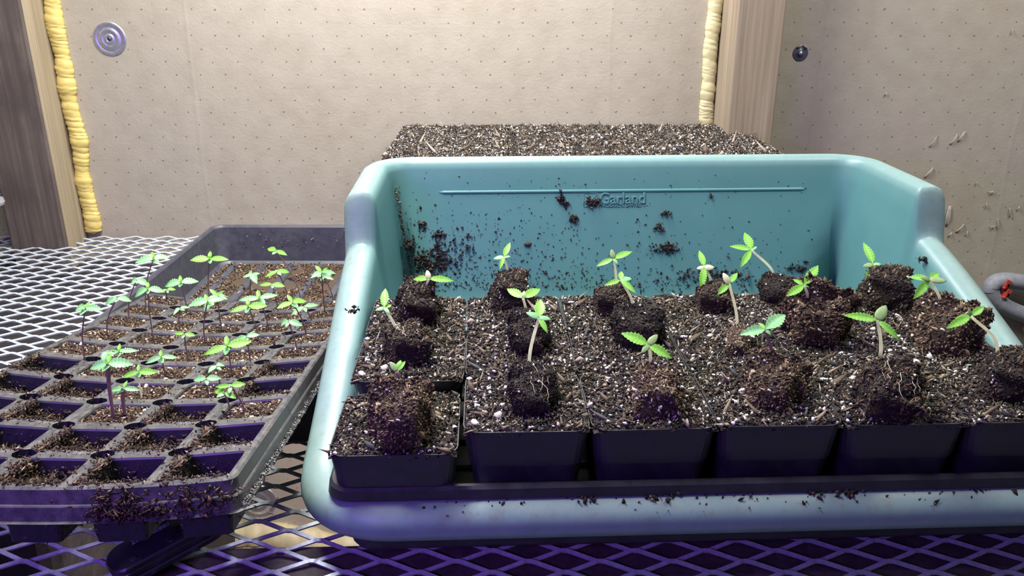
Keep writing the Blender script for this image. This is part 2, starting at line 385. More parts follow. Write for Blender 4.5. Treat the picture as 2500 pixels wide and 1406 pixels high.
def foam_bead(name, path, wid, mat, label, seed, freq=55, sq=0.75):
    """lumpy bead of hardened foam along a path lying on the board"""
    rng = random.Random(seed); pts = []; n = len(path)
    seg = 18; rings = []
    ph = 0.0
    total = sum((path[i+1]-path[i]).length for i in range(n-1)); cre = [0.0]
    while cre[-1] < total+0.02: cre.append(cre[-1]+rng.choice((0.004, 0.005, 0.0065, 0.009, 0.013))*rng.uniform(0.8, 1.3))
    amp = [rng.uniform(0.05, 0.20) for _ in cre]; skew = [rng.uniform(-0.006, 0.006) for _ in cre]
    L = 0.0
    for i, p in enumerate(path):
        if i: L += (path[i]-path[i-1]).length
        t = (path[min(n-1, i+1)]-path[max(0, i-1)]).normalized()
        s = t.cross(Vector((0, -1, 0))).normalized(); o = Vector((0, -1, 0))
        r = wid*(1+0.22*nz(L, 2, 22, seed)+0.12*nz(L, 5, 60, seed))
        if i < 4: r *= (i+1)/5
        if i > n-5: r *= (n-i)/5
        sh = 0.30*wid*nz(L, 9, 16, seed)
        ring = []
        for j in range(seg):
            a = 2*PI*j/seg; q = L+0.0028*math.cos(a)+0.0035*nz(L, j*0.02, 35, seed)
            k = max(0, min(len(cre)-2, sum(1 for c in cre if c <= q)-1)); u = (q-cre[k])/(cre[k+1]-cre[k])
            bul = abs(math.sin(PI*max(0, min(1, u))))**0.45
            rr = r*(1-amp[k]+amp[k]*bul)*(1+0.07*nz(L+j*0.013, math.cos(a)*0.02, 130, seed+2))
            ring.append(p+s*(math.cos(a)*rr+sh)+o*(math.sin(a)*rr*sq+wid*0.25))
        rings.append(ring)
    V, Fc = loft(rings, True, True)
    o = obj(name, mesh(name, V, Fc, mat, True)); return tag(o, label, 'foam')
def vline(x, y, z0, z1, n): return [Vector((x+0.002*nz(z0+(z1-z0)*i/n, 0, 9, 1), y, z0+(z1-z0)*i/n)) for i in range(n+1)]
foam_bead('foam_bead', vline(XSL+0.0130, WY-0.001, 0.005, 0.52, 420), 0.0135, M['foam'], 'long yellow expanding foam bead beside the dark stud', 3)
foam_bead('foam_bead', vline(XSR-0.012, WY-0.001, 0.10, 0.52, 340), 0.0115, M['foam_pale'], 'narrow cream expanding foam bead beside the pine stud', 8)

# ------------------------------------------------------------------ shelf: expanded steel mesh
def expanded_mesh(x0, x1, y0, y1, lw, sw, w, t):
    V, Fc = [], []
    nst = int((y1-y0)/(sw/2)); half = sw/2
    node = 0.16*lw
    for k in range(nst+1):
        yb = y0+k*half; up = 1 if k % 2 == 0 else -1
        pts = []; x = x0
        i = 0
        while x < x1:
            hi = (i % 2 == 0)
            yy = yb+(half/2-w*0.45)*(up if hi else -up)
            zz = 0.0012 if (hi == (up > 0)) else -0.0012
            for dx in (-node/2, -node/5, node/5, node/2):
                yoff = -(0.10*half)*(up if hi else -up) if abs(dx) > node/3 else 0
                pts.append(Vector((x+dx, yy+yoff, zz)))
            x += lw/2; i += 1
        b0 = len(V); tilt = 0.35
        for j, p in enumerate(pts):
            a = pts[max(0, j-1)]; c = pts[min(len(pts)-1, j+1)]
            d = (c-a).normalized(); s = Vector((-d.y, d.x, 0)).normalized()
            u = Vector((0, 0, 1)); s2 = (s*math.cos(tilt)+u*math.sin(tilt)*(1 if s.y > 0 else -1)); u2 = d.cross(s2).normalized()
            for aa, bb in ((-1, -1), (1, -1), (1, 1), (-1, 1)): V.append(p+s2*(aa*w/2)+u2*(bb*t/2))
        for j in range(len(pts)-1):
            for q in range(4):
                r = (q+1) % 4; Fc.append((b0+j*4+q, b0+j*4+r, b0+j*4+4+r, b0+j*4+4+q))
    return V, Fc
V, Fc = expanded_mesh(-1.05, 0.50, 0.40, WY-0.004, 0.0545, 0.0248, 0.0030, 0.0018)
shelf = tag(obj('mesh_shelf', mesh('mesh_shelf', V, Fc, M['steel']), None, (0, 0, -0.0025)), 'galvanised expanded steel mesh shelf carrying the trays', 'shelf')
bo = obj('shelf_beam', box_mesh('shelf_beam', -0.30, 0.50, 0.0, 0.045, -0.095, -0.0052, M['beam'], 0.002), None, (0, 0.500, 0), (0, 0, 0.035))
tag(bo, 'dark timber bearer under the front of the mesh', 'beam')

# added crate that keeps the mesh gaps at the left dark
cr = tag(empty('added_dark_crate', (-0.84, 1.03, ZF)), 'added tall dark crate that darkens the gaps in the left of the mesh shelf', 'crate')
V, Fc = loft([[Vector((x, y, z)) for x, y in rrect(a, b, 0.03, 4)] for a, b, z in ((0.32, 0.27, 0.0005), (0.355, 0.30, 0.655))], True, True)
obj('added_crate_body', mesh('added_crate_body', V, Fc, M['crate']), cr)
V, Fc = loft([[Vector((x, y, z)) for x, y in rrect(a, b, 0.03, 4)] for a, b, z in ((0.372, 0.318, 0.640), (0.372, 0.318, 0.657), (0.365, 0.312, 0.663), (0.33, 0.28, 0.663), (0.325, 0.275, 0.659))], True, True)
obj('added_crate_lid', mesh('added_crate_lid', V, Fc, M['crate']), cr)

# ------------------------------------------------------------------ trays
def tray_mesh(name, hx, hy, h, mat, lip=0.008, skirt=0.010, ribs=True):
    """long axis along y. moulded tray: floor with ribs, tapered walls, rolled lip with a skirt"""
    rings = []; n = 6
    def ring(ix, z, r): return [Vector((x, y, z)) for x, y in rrect(hx+ix, hy+ix, r, n)]
    rings += [ring(lip-0.001, h-skirt, 0.018), ring(lip, h-skirt+0.001, 0.018), ring(lip-0.001, h-0.002, 0.018), ring(lip-0.003, h, 0.017), ring(0.002, h, 0.015),
              ring(0.0, h-0.003, 0.014), ring(-0.003, h*0.55, 0.014), ring(-0.006, 0.006, 0.016), ring(-0.009, 0.0025, 0.016)]
    V, Fc = loft(rings, False, False)
    base = (len(rings)-1)*len(rings[0]); m = len(rings[0])
    c = len(V); V.append(Vector((0, 0, 0.0025)))
    for j in range(m): Fc.append((base+j, base+(j+1) % m, c))
    # outside shell
    r2 = [ring(lip-0.002, h-skirt, 0.018), ring(lip-0.003, h-0.004, 0.018), ring(0.0, h-0.004, 0.016), ring(-0.0045, 0.004, 0.017), ring(-0.008, 0.0, 0.017)]
    v2, f2 = loft(r2); o = len(V); V += v2; Fc += [tuple(reversed([i+o for i in f])) for f in f2]
    b2 = o+(len(r2)-1)*m; c = len(V); V.append(Vector((0, 0, 0)))
    for j in range(m): Fc.append((b2+(j+1) % m, b2+j, c))
    return mesh(name, V, Fc, mat, False)
def add_ribs(parent, hx, hy, mat):
    me = None
    for k in range(6):
        x = -hx+0.030+k*(2*hx-0.060)/5
        if me is None: me = box_mesh('floor_rib', -0.006, 0.006, -hy+0.03, hy-0.03, 0.001, 0.0065, mat, 0.002, 1)
        obj('floor_rib', me, parent, (x, 0, 0))
def make_tray(name, loc, rz, mat, label, hx=0.139, hy=0.268, h=0.06):
    t = empty(name, loc, (0, 0, rz)); tag(t, label, 'tray')
    obj('tray_body', tray_mesh('tray_body', hx, hy, h, mat), t); add_ribs(t, hx, hy, mat); return t

# left propagation tray: its far left rim corner is at pixel (520,545)
bl = at(520, 547, z=0.061); fl_ = at(215, 790, z=0.061)
dirv = (bl-fl_).normalized(); trz = math.atan2(-dirv.x, dirv.y)
ax = Vector((math.cos(trz), math.sin(trz), 0)); ay = Vector((-math.sin(trz), math.cos(trz), 0))
tc = bl + ax*(0.139+0.006) - ay*(0.268+0.006); tc.z = 0.0006
ltray = make_tray('propagation_tray', tc, trz, M['tray'], 'long grey-black propagation tray left of the teal tub, holding the cell insert')

# ------------------------------------------------------------------ cell insert, slid forward and resting tilted on the tray's front wall
CS = 0.052; CSY = 0.052*1.034; SAG = 0.0086; NCX, NCY = 5, 10
INS = empty('cell_insert', (-0.3108, 0.7028, 0.0835)); INS.rotation_mode = 'QUATERNION'
Rm = Matrix.Rotation(0.0283, 4, 'Z') @ Matrix.Rotation(0.0338, 4, 'Y') @ Matrix.Rotation(-0.1559, 4, 'X')
INS.rotation_quaternion = Rm.to_quaternion()
IM = Matrix.Translation((-0.3108, 0.7028, 0.0835)) @ Rm
tag(INS, 'dusty black fifty-cell seed insert tilted over the propagation tray', 'cell tray')
def sag(x): return -SAG*(1-(x/(2.5*CS))**2)
CELL = {}
def tile_mesh(flags, cd, edge=(0, 0, 0, 0)):
    key = (flags, cd, edge)   # edge: which of +x, -x, +y, -y is the outer side
    if key in CELL: return CELL[key]
    hx, hy = CS/2, CSY/2; R = 0.0076; n = 48
    inn = rrect(0.0204, 0.0200, 0.004, 3); angs = []
    pts_in = []
    # resample by angle, opening outline vs tile outline with corner bites
    def hit_in(a):
        ca, sa = math.cos(a), math.sin(a); t = min(0.0204/max(1e-9, abs(ca)), 0.0200/max(1e-9, abs(sa)))
        x, y = ca*t, sa*t
        cx, cy = 0.0204-0.004, 0.0200-0.004
        if abs(x) > cx and abs(y) > cy:
            px, py = math.copysign(cx, x), math.copysign(cy, y)
            bb = px*ca+py*sa; cc = px*px+py*py-0.004**2; t = bb+math.sqrt(max(0, bb*bb-cc)); x, y = ca*t, sa*t
        return x, y
    def hit_out(a):
        ca, sa = math.cos(a), math.sin(a)
        ex = 0.0224 if edge[0 if ca > 0 else 1] else hx; ey = 0.0222 if edge[2 if sa > 0 else 3] else hy
        t = min(ex/max(1e-9, abs(ca)), ey/max(1e-9, abs(sa)))
        x, y = ca*t, sa*t
        q = {(1, 1): 0, (-1, 1): 1, (-1, -1): 2, (1, -1): 3}[(1 if x > 0 else -1, 1 if y > 0 else -1)]
        if flags[q]:
            px, py = math.copysign(hx, x), math.copysign(hy, y)
            bb = px*ca+py*sa; cc = px*px+py*py-R*R; disc = bb*bb-cc
            if disc > 0:
                t2 = bb-math.sqrt(disc)
                if t2 < t: x, y = ca*t2, sa*t2
        return x, y
    A = []
    base = [PI/4, 3*PI/4, 5*PI/4, 7*PI/4]
    for i in range(4):
        a0 = base[i]
        for d in (-.785, -.6, -.42, -.30, -.24, -.205, -.17, -.12, -.06, 0, .06, .12, .17, .205, .24, .30, .42, .6): A.append(a0+d)
    n = len(A); V, Fc = [], []
    for a in A: V.append((*hit_out(a), 0.0))
    for a in A: x, y = hit_in(a); V.append((x*1.012, y*1.012, 0.0))
    for a in A: x, y = hit_in(a); V.append((x*0.985, y*0.985, -0.0015))
    for a in A: x, y = hit_in(a); V.append((x*0.78, y*0.78, -cd))
    V.append((0, 0, -cd))
    for r in range(3):
        for j in range(n): k = (j+1) % n; Fc.append((r*n+k, r*n+j, (r+1)*n+j, (r+1)*n+k))
    for j in range(n): Fc.append((3*n+(j+1) % n, 3*n+j, 4*n))
    # short collar round each corner hole
    for q, a0 in enumerate(base):
        if not flags[q]: continue
        idx = [j for j in range(n) if abs(((A[j]-a0+PI) % (2*PI))-PI) < 0.206]
        b = len(V)
        px, py = math.copysign(hx, math.cos(a0)), math.copysign(hy, math.sin(a0))
        for j in idx: V.append((V[j][0], V[j][1], 0.0)); V.append((px+(V[j][0]-px)*0.94, py+(V[j][1]-py)*0.94, -0.012))
        for k in range(len(idx)-1): Fc.append((b+2*k, b+2*k+2, b+2*k+3, b+2*k+1))
    CELL[key] = mesh('cell', V, Fc, [M['insert'], M['cup']])
    for k, pg in enumerate(CELL[key].polygons):
        if k >= 2*n: pg.material_index = 1
    return CELL[key]
# soil variants for full cells and for emptied cells
def soil_full(seed):
    rng = np.random.default_rng(seed); hx = 0.0198
    g = height_grid(hx, hx, 15, 0.0016, 90, seed*1.7, (.055, .032, .02), 0.001)
    n = 820; xs = rng.uniform(-hx, hx, n); ys = rng.uniform(-hx, hx, n)
    P = np.stack([xs, ys, surf_z(xs, ys, hx, hx, .0016, 90, seed*1.7, .001)+rng.uniform(-.0003, .0012, n)], -1)
    a = crumbs(P, .00075, rng, COIR_PAL, COIR_W, 2.8)
    k = 26; P2 = np.stack([rng.uniform(-hx, hx, k), rng.uniform(-hx, hx, k), rng.uniform(.0002, .0014, k)], -1)
    b = crumbs(P2, 0.00095, rng, np.array([[.62, .52, .36], [.72, .66, .55], [.5, .38, .22]]), np.array([.5, .3, .2]), 1.3, (ICO_V, ICO_F))
    return fast_mesh('cell_soil', *join([g, a, b])[:2], M['soil'], join([g, a, b])[2])
def soil_loose(seed, fill):
    """emptied cell: crumbs cling to the walls, thicker on the left and back; fill 0..1"""
    rng = np.random.default_rng(seed+50); parts = []
    w = lambda z: 0.0202*(1-0.26*(-z/0.041))
    n = int(1000+1600*fill); P = np.zeros((n, 3))
    for i in range(n):
        z = -0.041*rng.random()**(1.3+1.2*(1-fill)) if rng.random() < 0.75 else -0.0390
        side = rng.choice(4, p=[.36, .30, .20, .14]); u = rng.uniform(-1, 1); e = w(z)*(1-0.5*fill*rng.random()**2)
        ww = w(z)
        if z < -0.0385: P[i] = (rng.uniform(-ww, ww), rng.uniform(-ww, ww), -0.0400+0.004*rng.random())
        else: P[i] = [(-e, u*ww, z), (u*ww, -e, z), (u*ww, e, z-0.006), (e, u*ww, z-0.004)][side]
    parts.append(crumbs(P, .00068, rng, COIR_PAL[:5], np.array([.42, .30, .17, .08, .03]), 3.4))
    if fill > 0.4:
        g = height_grid(0.0185, 0.0185, 13, 0.006, 45, seed*2.3, (.03, .02, .014)); g[0][:, 2] += -0.026+0.018*fill-0.25*g[0][:, 0]
        parts.append(g)
        m = 900; xs = rng.uniform(-.0185, .0185, m); ys = rng.uniform(-.0185, .0185, m)
        zz = surf_z(xs, ys, .0185, .0185, .006, 45, seed*2.3)-0.026+0.018*fill-0.25*xs+rng.uniform(0, .0015, m)
        parts.append(crumbs(np.stack([xs, ys, zz], -1), .00072, rng, COIR_PAL, np.array([.36, .28, .2, .1, .04, .02]), 3.4))
    k = 260; side = rng.random(k)
    P = np.stack([np.where(side < .6, -0.0202+rng.normal(0, .003, k), rng.uniform(-.022, .022, k)),
                  np.where(side < .6, rng.uniform(-.022, .022, k), -0.0202+rng.normal(0, .0025, k)), rng.uniform(-.001, .0016, k)], -1)
    parts.append(crumbs(P, .00068, rng, COIR_PAL, np.array([.34, .28, .2, .11, .05, .02]), 3.4))
    v, f, c = join(parts); return fast_mesh('cell_soil', v, f, M['soil'], c)
FULL = [soil_full(s) for s in range(4)]
LOOSE = {k: soil_loose(i+1, k) for i, k in enumerate((0.0, 0.1, 0.55, 0.75))}
state = {(1, 1): .1, (1, 2): .1, (1, 3): .75, (1, 4): .1, (1, 5): .1, (2, 1): 0., (2, 2): 0., (2, 3): .55, (2, 4): .75, (2, 5): .1,
         (3, 1): .1, (3, 2): .55, (3, 4): .55, (4, 1): .1, (4, 2): .55, (4, 5): 0., (5, 1): 0., (5, 5): .55}
for r in range(NCY):
    for c in range(NCX):
        fx = (c < 4, c > 0, c > 0, c < 4); fy = (r < 9, r < 9, r > 0, r > 0)
        flags = tuple(a and b for a, b in zip(fx, fy))
        x = (c-2)*CS; y = (r-4.5)*CSY
        sl = 2*SAG*x/(2.5*CS)**2
        co = obj('cell', tile_mesh(flags, 0.042 if r < 5 else 0.036, (c == 4, c == 0, r == 9, r == 0)), INS, (x, y, sag(x)), (0, -math.atan(sl), 0))
        st = state.get((r+1, c+1))
        if st is None:
            so = obj('cell_soil', FULL[(r*3+c*5) % 4], co, (0, 0, -0.0030), (0, 0, PI/2*((r+c) % 4)))
        else:
            so = obj('cell_soil', LOOSE[st], co)
        so['kind'] = 'stuff'
# rim and stepped apron round the insert, following the sag
HX, HY = 2*CS+0.0222, 4.5*CSY+0.0220
def ins_ring(ix, z, r, n=24):
    P = []
    hx, hy = HX+ix, HY+ix
    cs = [(hx-r, hy-r, 0), (-hx+r, hy-r, PI/2), (-hx+r, -hy+r, PI), (hx-r, -hy+r, 1.5*PI)]
    for i, (cx, cy, a0) in enumerate(cs):
        for k in range(5):
            a = a0+PI/2*k/4; P.append((cx+r*math.cos(a), cy+r*math.sin(a)))
        nx = cs[(i+1) % 4]; a1 = a0+PI/2
        p0 = (cx+r*math.cos(a1), cy+r*math.sin(a1)); p1 = (nx[0]+r*math.cos(nx[2]), nx[1]+r*math.sin(nx[2]))
        for k in range(1, n): P.append((p0[0]+(p1[0]-p0[0])*k/n, p0[1]+(p1[1]-p0[1])*k/n))
    return [Vector((x, y, z+sag(max(-HX, min(HX, x))))) for x, y in P]
prof = [(0.0, 0.0, 0.001), (0.0025, 0.0, 0.006), (0.0040, -0.0012, 0.007), (0.0050, -0.0105, 0.008), (0.0060, -0.0110, 0.009), (0.0066, -0.0118, 0.009), (0.0074, -0.0206, 0.010), (0.0095, -0.0214, 0.011)]
V, Fc = loft([ins_ring(a, b, c) for a, b, c in prof])
obj('rim_apron', mesh('rim_apron', V, [tuple(reversed(f)) for f in Fc], M['insert']), INS)

# ------------------------------------------------------------------ teal potting tub
TRZ = 0.040
TUB = empty('potting_tub', (0.158, 0.4925, 0.001), (0, 0, TRZ))
tag(TUB, 'large teal plastic potting tub with a high back and sloping sides', 'tub')
THX, TLY = 0.318, 0.548        # half width, depth (local y 0..TLY from front to back)
HB, HSTEP, HF = 0.205, 0.152, 0.0635
YSTEP = 0.352
def rim_h(y):
    """rim height along the sides: low front, slope up, near-vertical step, level back"""
    if y < 0.055: return HF+0.000
    if y < YSTEP-0.012:
        t = (y-0.055)/(YSTEP-0.012-0.055); e = t*t*(3-2*t)
        return HF+(HSTEP-HF)*(0.75*t+0.25*e)
    if y < YSTEP+0.008:
        t = (y-(YSTEP-0.012))/0.020; t = t*t*(3-2*t); return HSTEP+(HB-HSTEP)*t
    return HB
def tub_outline():
    P = []   # (x, y, nx, ny, k) counter-clockwise from the front-left corner
    rf, rb = 0.075, 0.060
    def arc(cx, cy, r, a0, n):
        for i in range(n+1):
            a = a0+PI/2*i/n; P.append((cx+r*math.cos(a), cy+r*math.sin(a), math.cos(a), math.sin(a), r))
    def lin(x0, y0, x1, y1, ts):
        dx, dy = x1-x0, y1-y0; l = math.hypot(dx, dy)
        for t in ts: P.append((x0+dx*t, y0+dy*t, dy/l, -dx/l, 1))
    ys0, ys1 = rf, TLY-rb
    ds = [0.1, 0.2, 0.3, 0.4, 0.5, 0.6]
    yl = [0.10, 0.13, 0.17, 0.21, 0.25, 0.29, 0.32, 0.333]+[YSTEP-0.014+0.0022*i for i in range(12)]+[0.375, 0.40, 0.43, 0.46]
    arc(-THX+rf, rf, rf, PI, 10)                                   # front-left
    lin(-THX+rf, 0, THX-rf, 0, [i/14 for i in range(1, 14)])
    arc(THX-rf, rf, rf, 1.5*PI, 10)                                # front-right
    lin(THX, 0, THX, TLY, [y/TLY for y in yl])
    arc(THX-rb, TLY-rb, rb, 0, 10)
    lin(THX-rb, TLY, -THX+rb, TLY, [i/14 for i in range(1, 14)])
    arc(-THX+rb, TLY-rb, rb, PI/2, 10)
    lin(-THX, TLY, -THX, 0, [1-y/TLY for y in reversed(yl)])
    return P
def tub_build():
    OUT = tub_outline(); cols = []; wear_light = []
    for (x, y, nx, ny, r) in OUT:
        h = rim_h(y)
        back = max(0, ny); front = max(0, -ny); side = abs(nx)
        flare = 0.050*back**2+0.018*side**2+0.016*front**2
        def pt(off, z): return Vector((x+nx*off, y+ny*off, z))
        w = 0.033
        sl = lambda f: -w-flare*f
        prof = [(sl(1.0)-0.020, 0.010, 0.15, 0.6), (sl(0.95)-0.008, 0.013, 0.12, 0.6), (sl(0.9)-0.001, 0.026, 0.08, 0.3)]
        z1 = h-0.016
        for q in (0.15, 0.3, 0.45, 0.6, 0.75, 0.9): prof.append((sl(0.9*(1-q)), 0.026+(z1-0.026)*q, 0.05, 0.05))
        prof += [(-w, h-0.013, 0.15, 0.0), (-w+0.002, h-0.006, 0.35, 0.05), (-w+0.006, h-0.0018, 0.6, 0.1), (-0.019, h, 0.85, 0.3), (-0.012, h-0.0012, 1.0, 0.5), (-0.005, h-0.005, 0.95, 0.6), (-0.0012, h-0.011, 0.75, 0.5),
                 (0.0, h-0.018, 0.85, 0.4), (-0.0015, h-0.0235, 0.7, 0.3), (-0.004, h-0.024, 0.4, 0.2), (-0.007, h-0.019, 0.1, 0.1), (-w+0.004, h-0.020, 0.1, 0.1)]
        for q in (0.25, 0.5, 0.75): prof.append((sl(q)+0.004-0.0005*q, (h-0.020)*(1-q), 0.1, 0.2))
        prof += [(sl(1.0)-0.003, 0.003, 0.1, 0.2), (sl(1.0)-0.010, 0.0, 0.1, 0.2)]
        cols.append([pt(a, b) for a, b, _, _ in prof]); wear_light.append([(c, d) for _, _, c, d in prof])
    m = len(cols[0]); n = len(cols)
    rings = [[cols[j][i] for j in range(n)] for i in range(m)]
    V, Fc = loft(rings, True, True)
    tint = np.zeros((len(V), 3))
    for i in range(m):
        for j in range(n):
            k = i*n+j; a, b = wear_light[j][i]; tint[k] = (a, b, 0)
    Fc = [tuple(reversed(f)) for f in Fc]
    return mesh('tub_shell', V, Fc, M['tub'], True, tint), cols
tub_me, tub_cols = tub_build()
tub_shell = obj('tub_shell', tub_me, TUB)
TM = Matrix.Translation((0.158, 0.4925, 0.001)) @ Matrix.Rotation(TRZ, 4, 'Z')
# inner back wall line in local coordinates, from the profile above
def back_wall_pt(x, z):
    y_top = TLY-0.033; y_bot = TLY-0.033-0.050*0.9; z0, z1 = 0.026, HB-0.016
    t = (z-z0)/(z1-z0); return Vector((x, y_bot+(y_top-y_bot)*t, z))
bw_tilt = math.atan2(0.045, HB-0.016-0.026)
# horizontal moulded ridge under the rim
path = [back_wall_pt(-0.232+0.0116*i, HB-0.040)+Vector((0, 0.0014, 0)) for i in range(41)]
V, Fc = tube(path, [0.0008]+[0.0026]*39+[0.0008], 10); obj('moulded_ridge', mesh('moulded_ridge', V, Fc, tub_me.materials[0], True), TUB)
# raised lettering and the square emblem
def text_mesh(s, size, ext, mat, bevel=0.0):
    cu = bpy.data.curves.new('t', 'FONT'); cu.body = s; cu.size = size; cu.extrude = ext; cu.bevel_depth = bevel; cu.bevel_resolution = 0
    o = bpy.data.objects.new('t', cu); COL.objects.link(o)
    me = bpy.data.meshes.new_from_object(o.evaluated_get(bpy.context.evaluated_depsgraph_get()))
    bpy.data.objects.remove(o); me.materials.clear(); me.materials.append(mat); return me
TMI = TM.inverted()
def on_back_wall(px, py):
    """point of the inner back wall seen at a pixel, tub-local"""
    p0 = TM @ back_wall_pt(0, 0.1); n = (TM.to_3x3() @ Vector((0, -math.cos(bw_tilt), math.sin(bw_tilt))))
    return TMI @ on_plane(px, py, p0, n)
p_a = on_back_wall(1463, 497); p_b = on_back_wall(1575, 494)
brot = (PI/2-bw_tilt, 0, 0)
me = text_mesh('Garland', 0.0168, 0.0006, M['tub'], 0.00022)
wd = max(v.co.x for v in me.vertices); k = (p_b-p_a).length/wd
lt = obj('lettering', me, TUB, p_a+Vector((0, -0.0004, 0)), brot); lt.scale = (k, 1.15, 1); tag(lt, 'raised moulded word Garland')
p_a = on_back_wall(1467, 505); p_b = on_back_wall(1566, 502)
me = text_mesh('PRODUCTS LIMITED', 0.0052, 0.0004, M['tub'], 0.00012)
wd = max(v.co.x for v in me.vertices); k = (p_b-p_a).length/wd
lt = obj('lettering', me, TUB, p_a+Vector((0, -0.0003, 0)), brot); lt.scale = (k, 1, 1); tag(lt, 'raised small moulded words PRODUCTS LIMITED')
pe = on_back_wall(1442, 488); ez = Vector((0, math.sin(bw_tilt), math.cos(bw_tilt))); ex = Vector((1, 0, 0))
V, Fc = [], []
def addt(path, r):
    v, f = tube(path, r, 6); o = len(V); V.extend(v); Fc.extend([tuple(i+o for i in q) for q in f])
hs = 0.0082
addt([pe+ex*a*hs+ez*b*hs for a, b in ((-1, -1), (1, -1), (1, 1), (-1, 1), (-1, -1))], 0.0006)
for sx in (-1, 1):
    addt([pe+ex*(sx*(0.5+0.42*math.cos(a)*(1-a/14)))*hs+ez*(-0.35+0.42*math.sin(a)*(1-a/14))*hs for a in [i*0.5 for i in range(20)]], 0.0005)
    addt([pe+ex*(sx*0.06)*hs+ez*(-0.2+0.9*t)*hs+ex*sx*0.8*t*t*hs for t in (0, .25, .5, .75, 1)], 0.0005)
obj('emblem', mesh('emblem', V, Fc, M['tub'], True), TUB)

# ------------------------------------------------------------------ pots with soil, standing in a tray inside the tub
PS = 0.0445
def pot_mesh():
    rings = []; n = 5; H = 0.088
    for hx, z, r in ((0.030, 0.0, 0.010), (0.0325, 0.001, 0.010), (0.0412, 0.058, 0.012), (0.0420, 0.0585, 0.012), (0.0449, 0.0865, 0.012), (0.0452, H, 0.012), (0.0445, H, 0.0115), (0.0438, 0.0865, 0.011), (0.0395, 0.058, 0.011), (0.029, 0.004, 0.009)):
        rings.append([Vector((x, y, z)) for x, y in rrect(hx, hx, r, n)])
    V, Fc = loft(rings, True, True); return mesh('pot_body', V, Fc, M['pot'], False)
POT = pot_mesh()
def pot_soil(seed, n=3600):
    rng = np.random.default_rng(100+seed); hx = 0.0444
    g = height_grid(hx, hx, 26, 0.0026, 55, seed*3.3, (.028, .022, .017), 0.003)
    xs = rng.uniform(-hx, hx, n); ys = rng.uniform(-hx, hx, n)
    e = np.maximum(np.abs(xs), np.abs(ys))/hx
    P = np.stack([xs, ys, surf_z(xs, ys, hx, hx, .0026, 55, seed*3.3, .003)+rng.uniform(-.0005, .0022, n)], -1)
    a = crumbs(P, .00085, rng, SOIL_PAL, SOIL_W, 2.8)
    m = 60; xs = rng.uniform(-hx, hx, m); ys = rng.uniform(-hx, hx, m)
    f = crumbs(np.stack([xs, ys, surf_z(xs, ys, hx, hx, .0026, 55, seed*3.3, .003)+.0018], -1), .0017, rng, SOIL_PAL[3:], np.array([.3, .25, .15, .3]), 4.5, flat=.5)
    v, fc, c = join([g, a, f]); soil = fast_mesh('soil', v, fc, M['soil'], c)
    k = 190; xs = rng.uniform(-hx*.98, hx*.98, k); ys = rng.uniform(-hx*.98, hx*.98, k)
    P = np.stack([xs, ys, surf_z(xs, ys, hx, hx, .0026, 55, seed*3.3, .003)+rng.uniform(.0003, .0018, k)], -1)
    v, fc, c = perl(P, .00100, rng, 0.45); pe = fast_mesh('perlite', v, fc, M['perlite'], c)
    return soil, pe
SOILS = [pot_soil(s) for s in range(4)]
NP = [0]
def make_pot(x, y, z, rz, label, group, lower=0.0):
    p = empty('square_pot', (x, y, z), (0, 0, rz)); tag(p, label, 'pot', group)
    obj('pot_body', POT, p); k = NP[0]; NP[0] += 1
    s, q = SOILS[(k*7+k//4) % 4]
    r = PI/2*((k*3+k//5) % 4)
    so = obj('soil', s, p, (0, 0, 0.0882-lower), (0, 0, r)); so['kind'] = 'stuff'
    pe = obj('perlite', q, p, (0, 0, 0.0882-lower), (0, 0, r)); pe['kind'] = 'stuff'
    return p
# tray in the tub
front_l = at(1130, 1053, z=0.113); front_r = at(2372, 1029, z=0.113)
PRZ = math.atan2(front_r.y-front_l.y, front_r.x-front_l.x); px_ = Vector((math.cos(PRZ), math.sin(PRZ), 0)); py_ = Vector((-math.sin(PRZ), math.cos(PRZ), 0))
PW = (front_r-front_l).length/4; PD = 0.0868
tray_c = front_l + px_*(PW*2) + py_*(PD*1.5); 
ZT = 0.0150
ptray = make_tray('pot_tray', (tray_c.x, tray_c.y, ZT-0.0025), PRZ+PI/2, M['pot'], 'black tray inside the teal tub holding eighteen square pots', hx=0.1345, hy=0.272, h=0.062)
ROWN = {0: 'front', 1: 'middle', 2: 'back'}
COLN = ['leftmost', 'second from left', 'third from left', 'fourth from left', 'fifth from left', 'rightmost']
for r in range(3):
    for c in range(6):
        p = front_l + px_*(PW*(c-0.5)) + py_*(PD*(r+0.5)); dz = 0.0; rz = PRZ+random.uniform(-0.012, 0.012)
        if r == 0 and c == 0: p = p - py_*0.010 - px_*0.003; dz = -0.0105
        if c == 0 and r == 1: dz = -0.001; p = p - py_*0.003
        if r == 0 and c in (3,): dz = 0.0008
        make_pot(p.x, p.y, 0.0245+dz, rz, 'black square pot inside the tub, %s row, %s' % (ROWN[r], COLN[c]), 'square pots in the teal tub')
# the tray of filled pots behind the tub
bc = at(1392, 305, z=0.189); bfr = at(1432, 385, z=0.189)
BRZ = 0.012; bx = Vector((math.cos(BRZ), math.sin(BRZ), 0)); by = Vector((-math.sin(BRZ), math.cos(BRZ), 0))
bcen = Vector((0.0, 0, 0)); b_l = at(985, 308, z=0.189); b_r = at(1800, 306, z=0.189)
bw = (b_r-b_l).length; cpos = (b_l+b_r)/2 - by*0.134
ZB = 0.189-0.088
for k in range(2):
    make_tray('stacked_tray', (cpos.x, cpos.y, k*0.049+0.0006), BRZ+PI/2, M['pot'], ['bottom', 'top'][k]+' empty black tray stacked under the pots behind the tub', hx=0.139, hy=0.274, h=0.058)
make_tray('pot_tray', (cpos.x, cpos.y, 0.049*2+0.0006), BRZ+PI/2, M['pot'], 'black tray of soil-filled pots raised behind the teal tub', hx=0.139, hy=0.274, h=0.040)
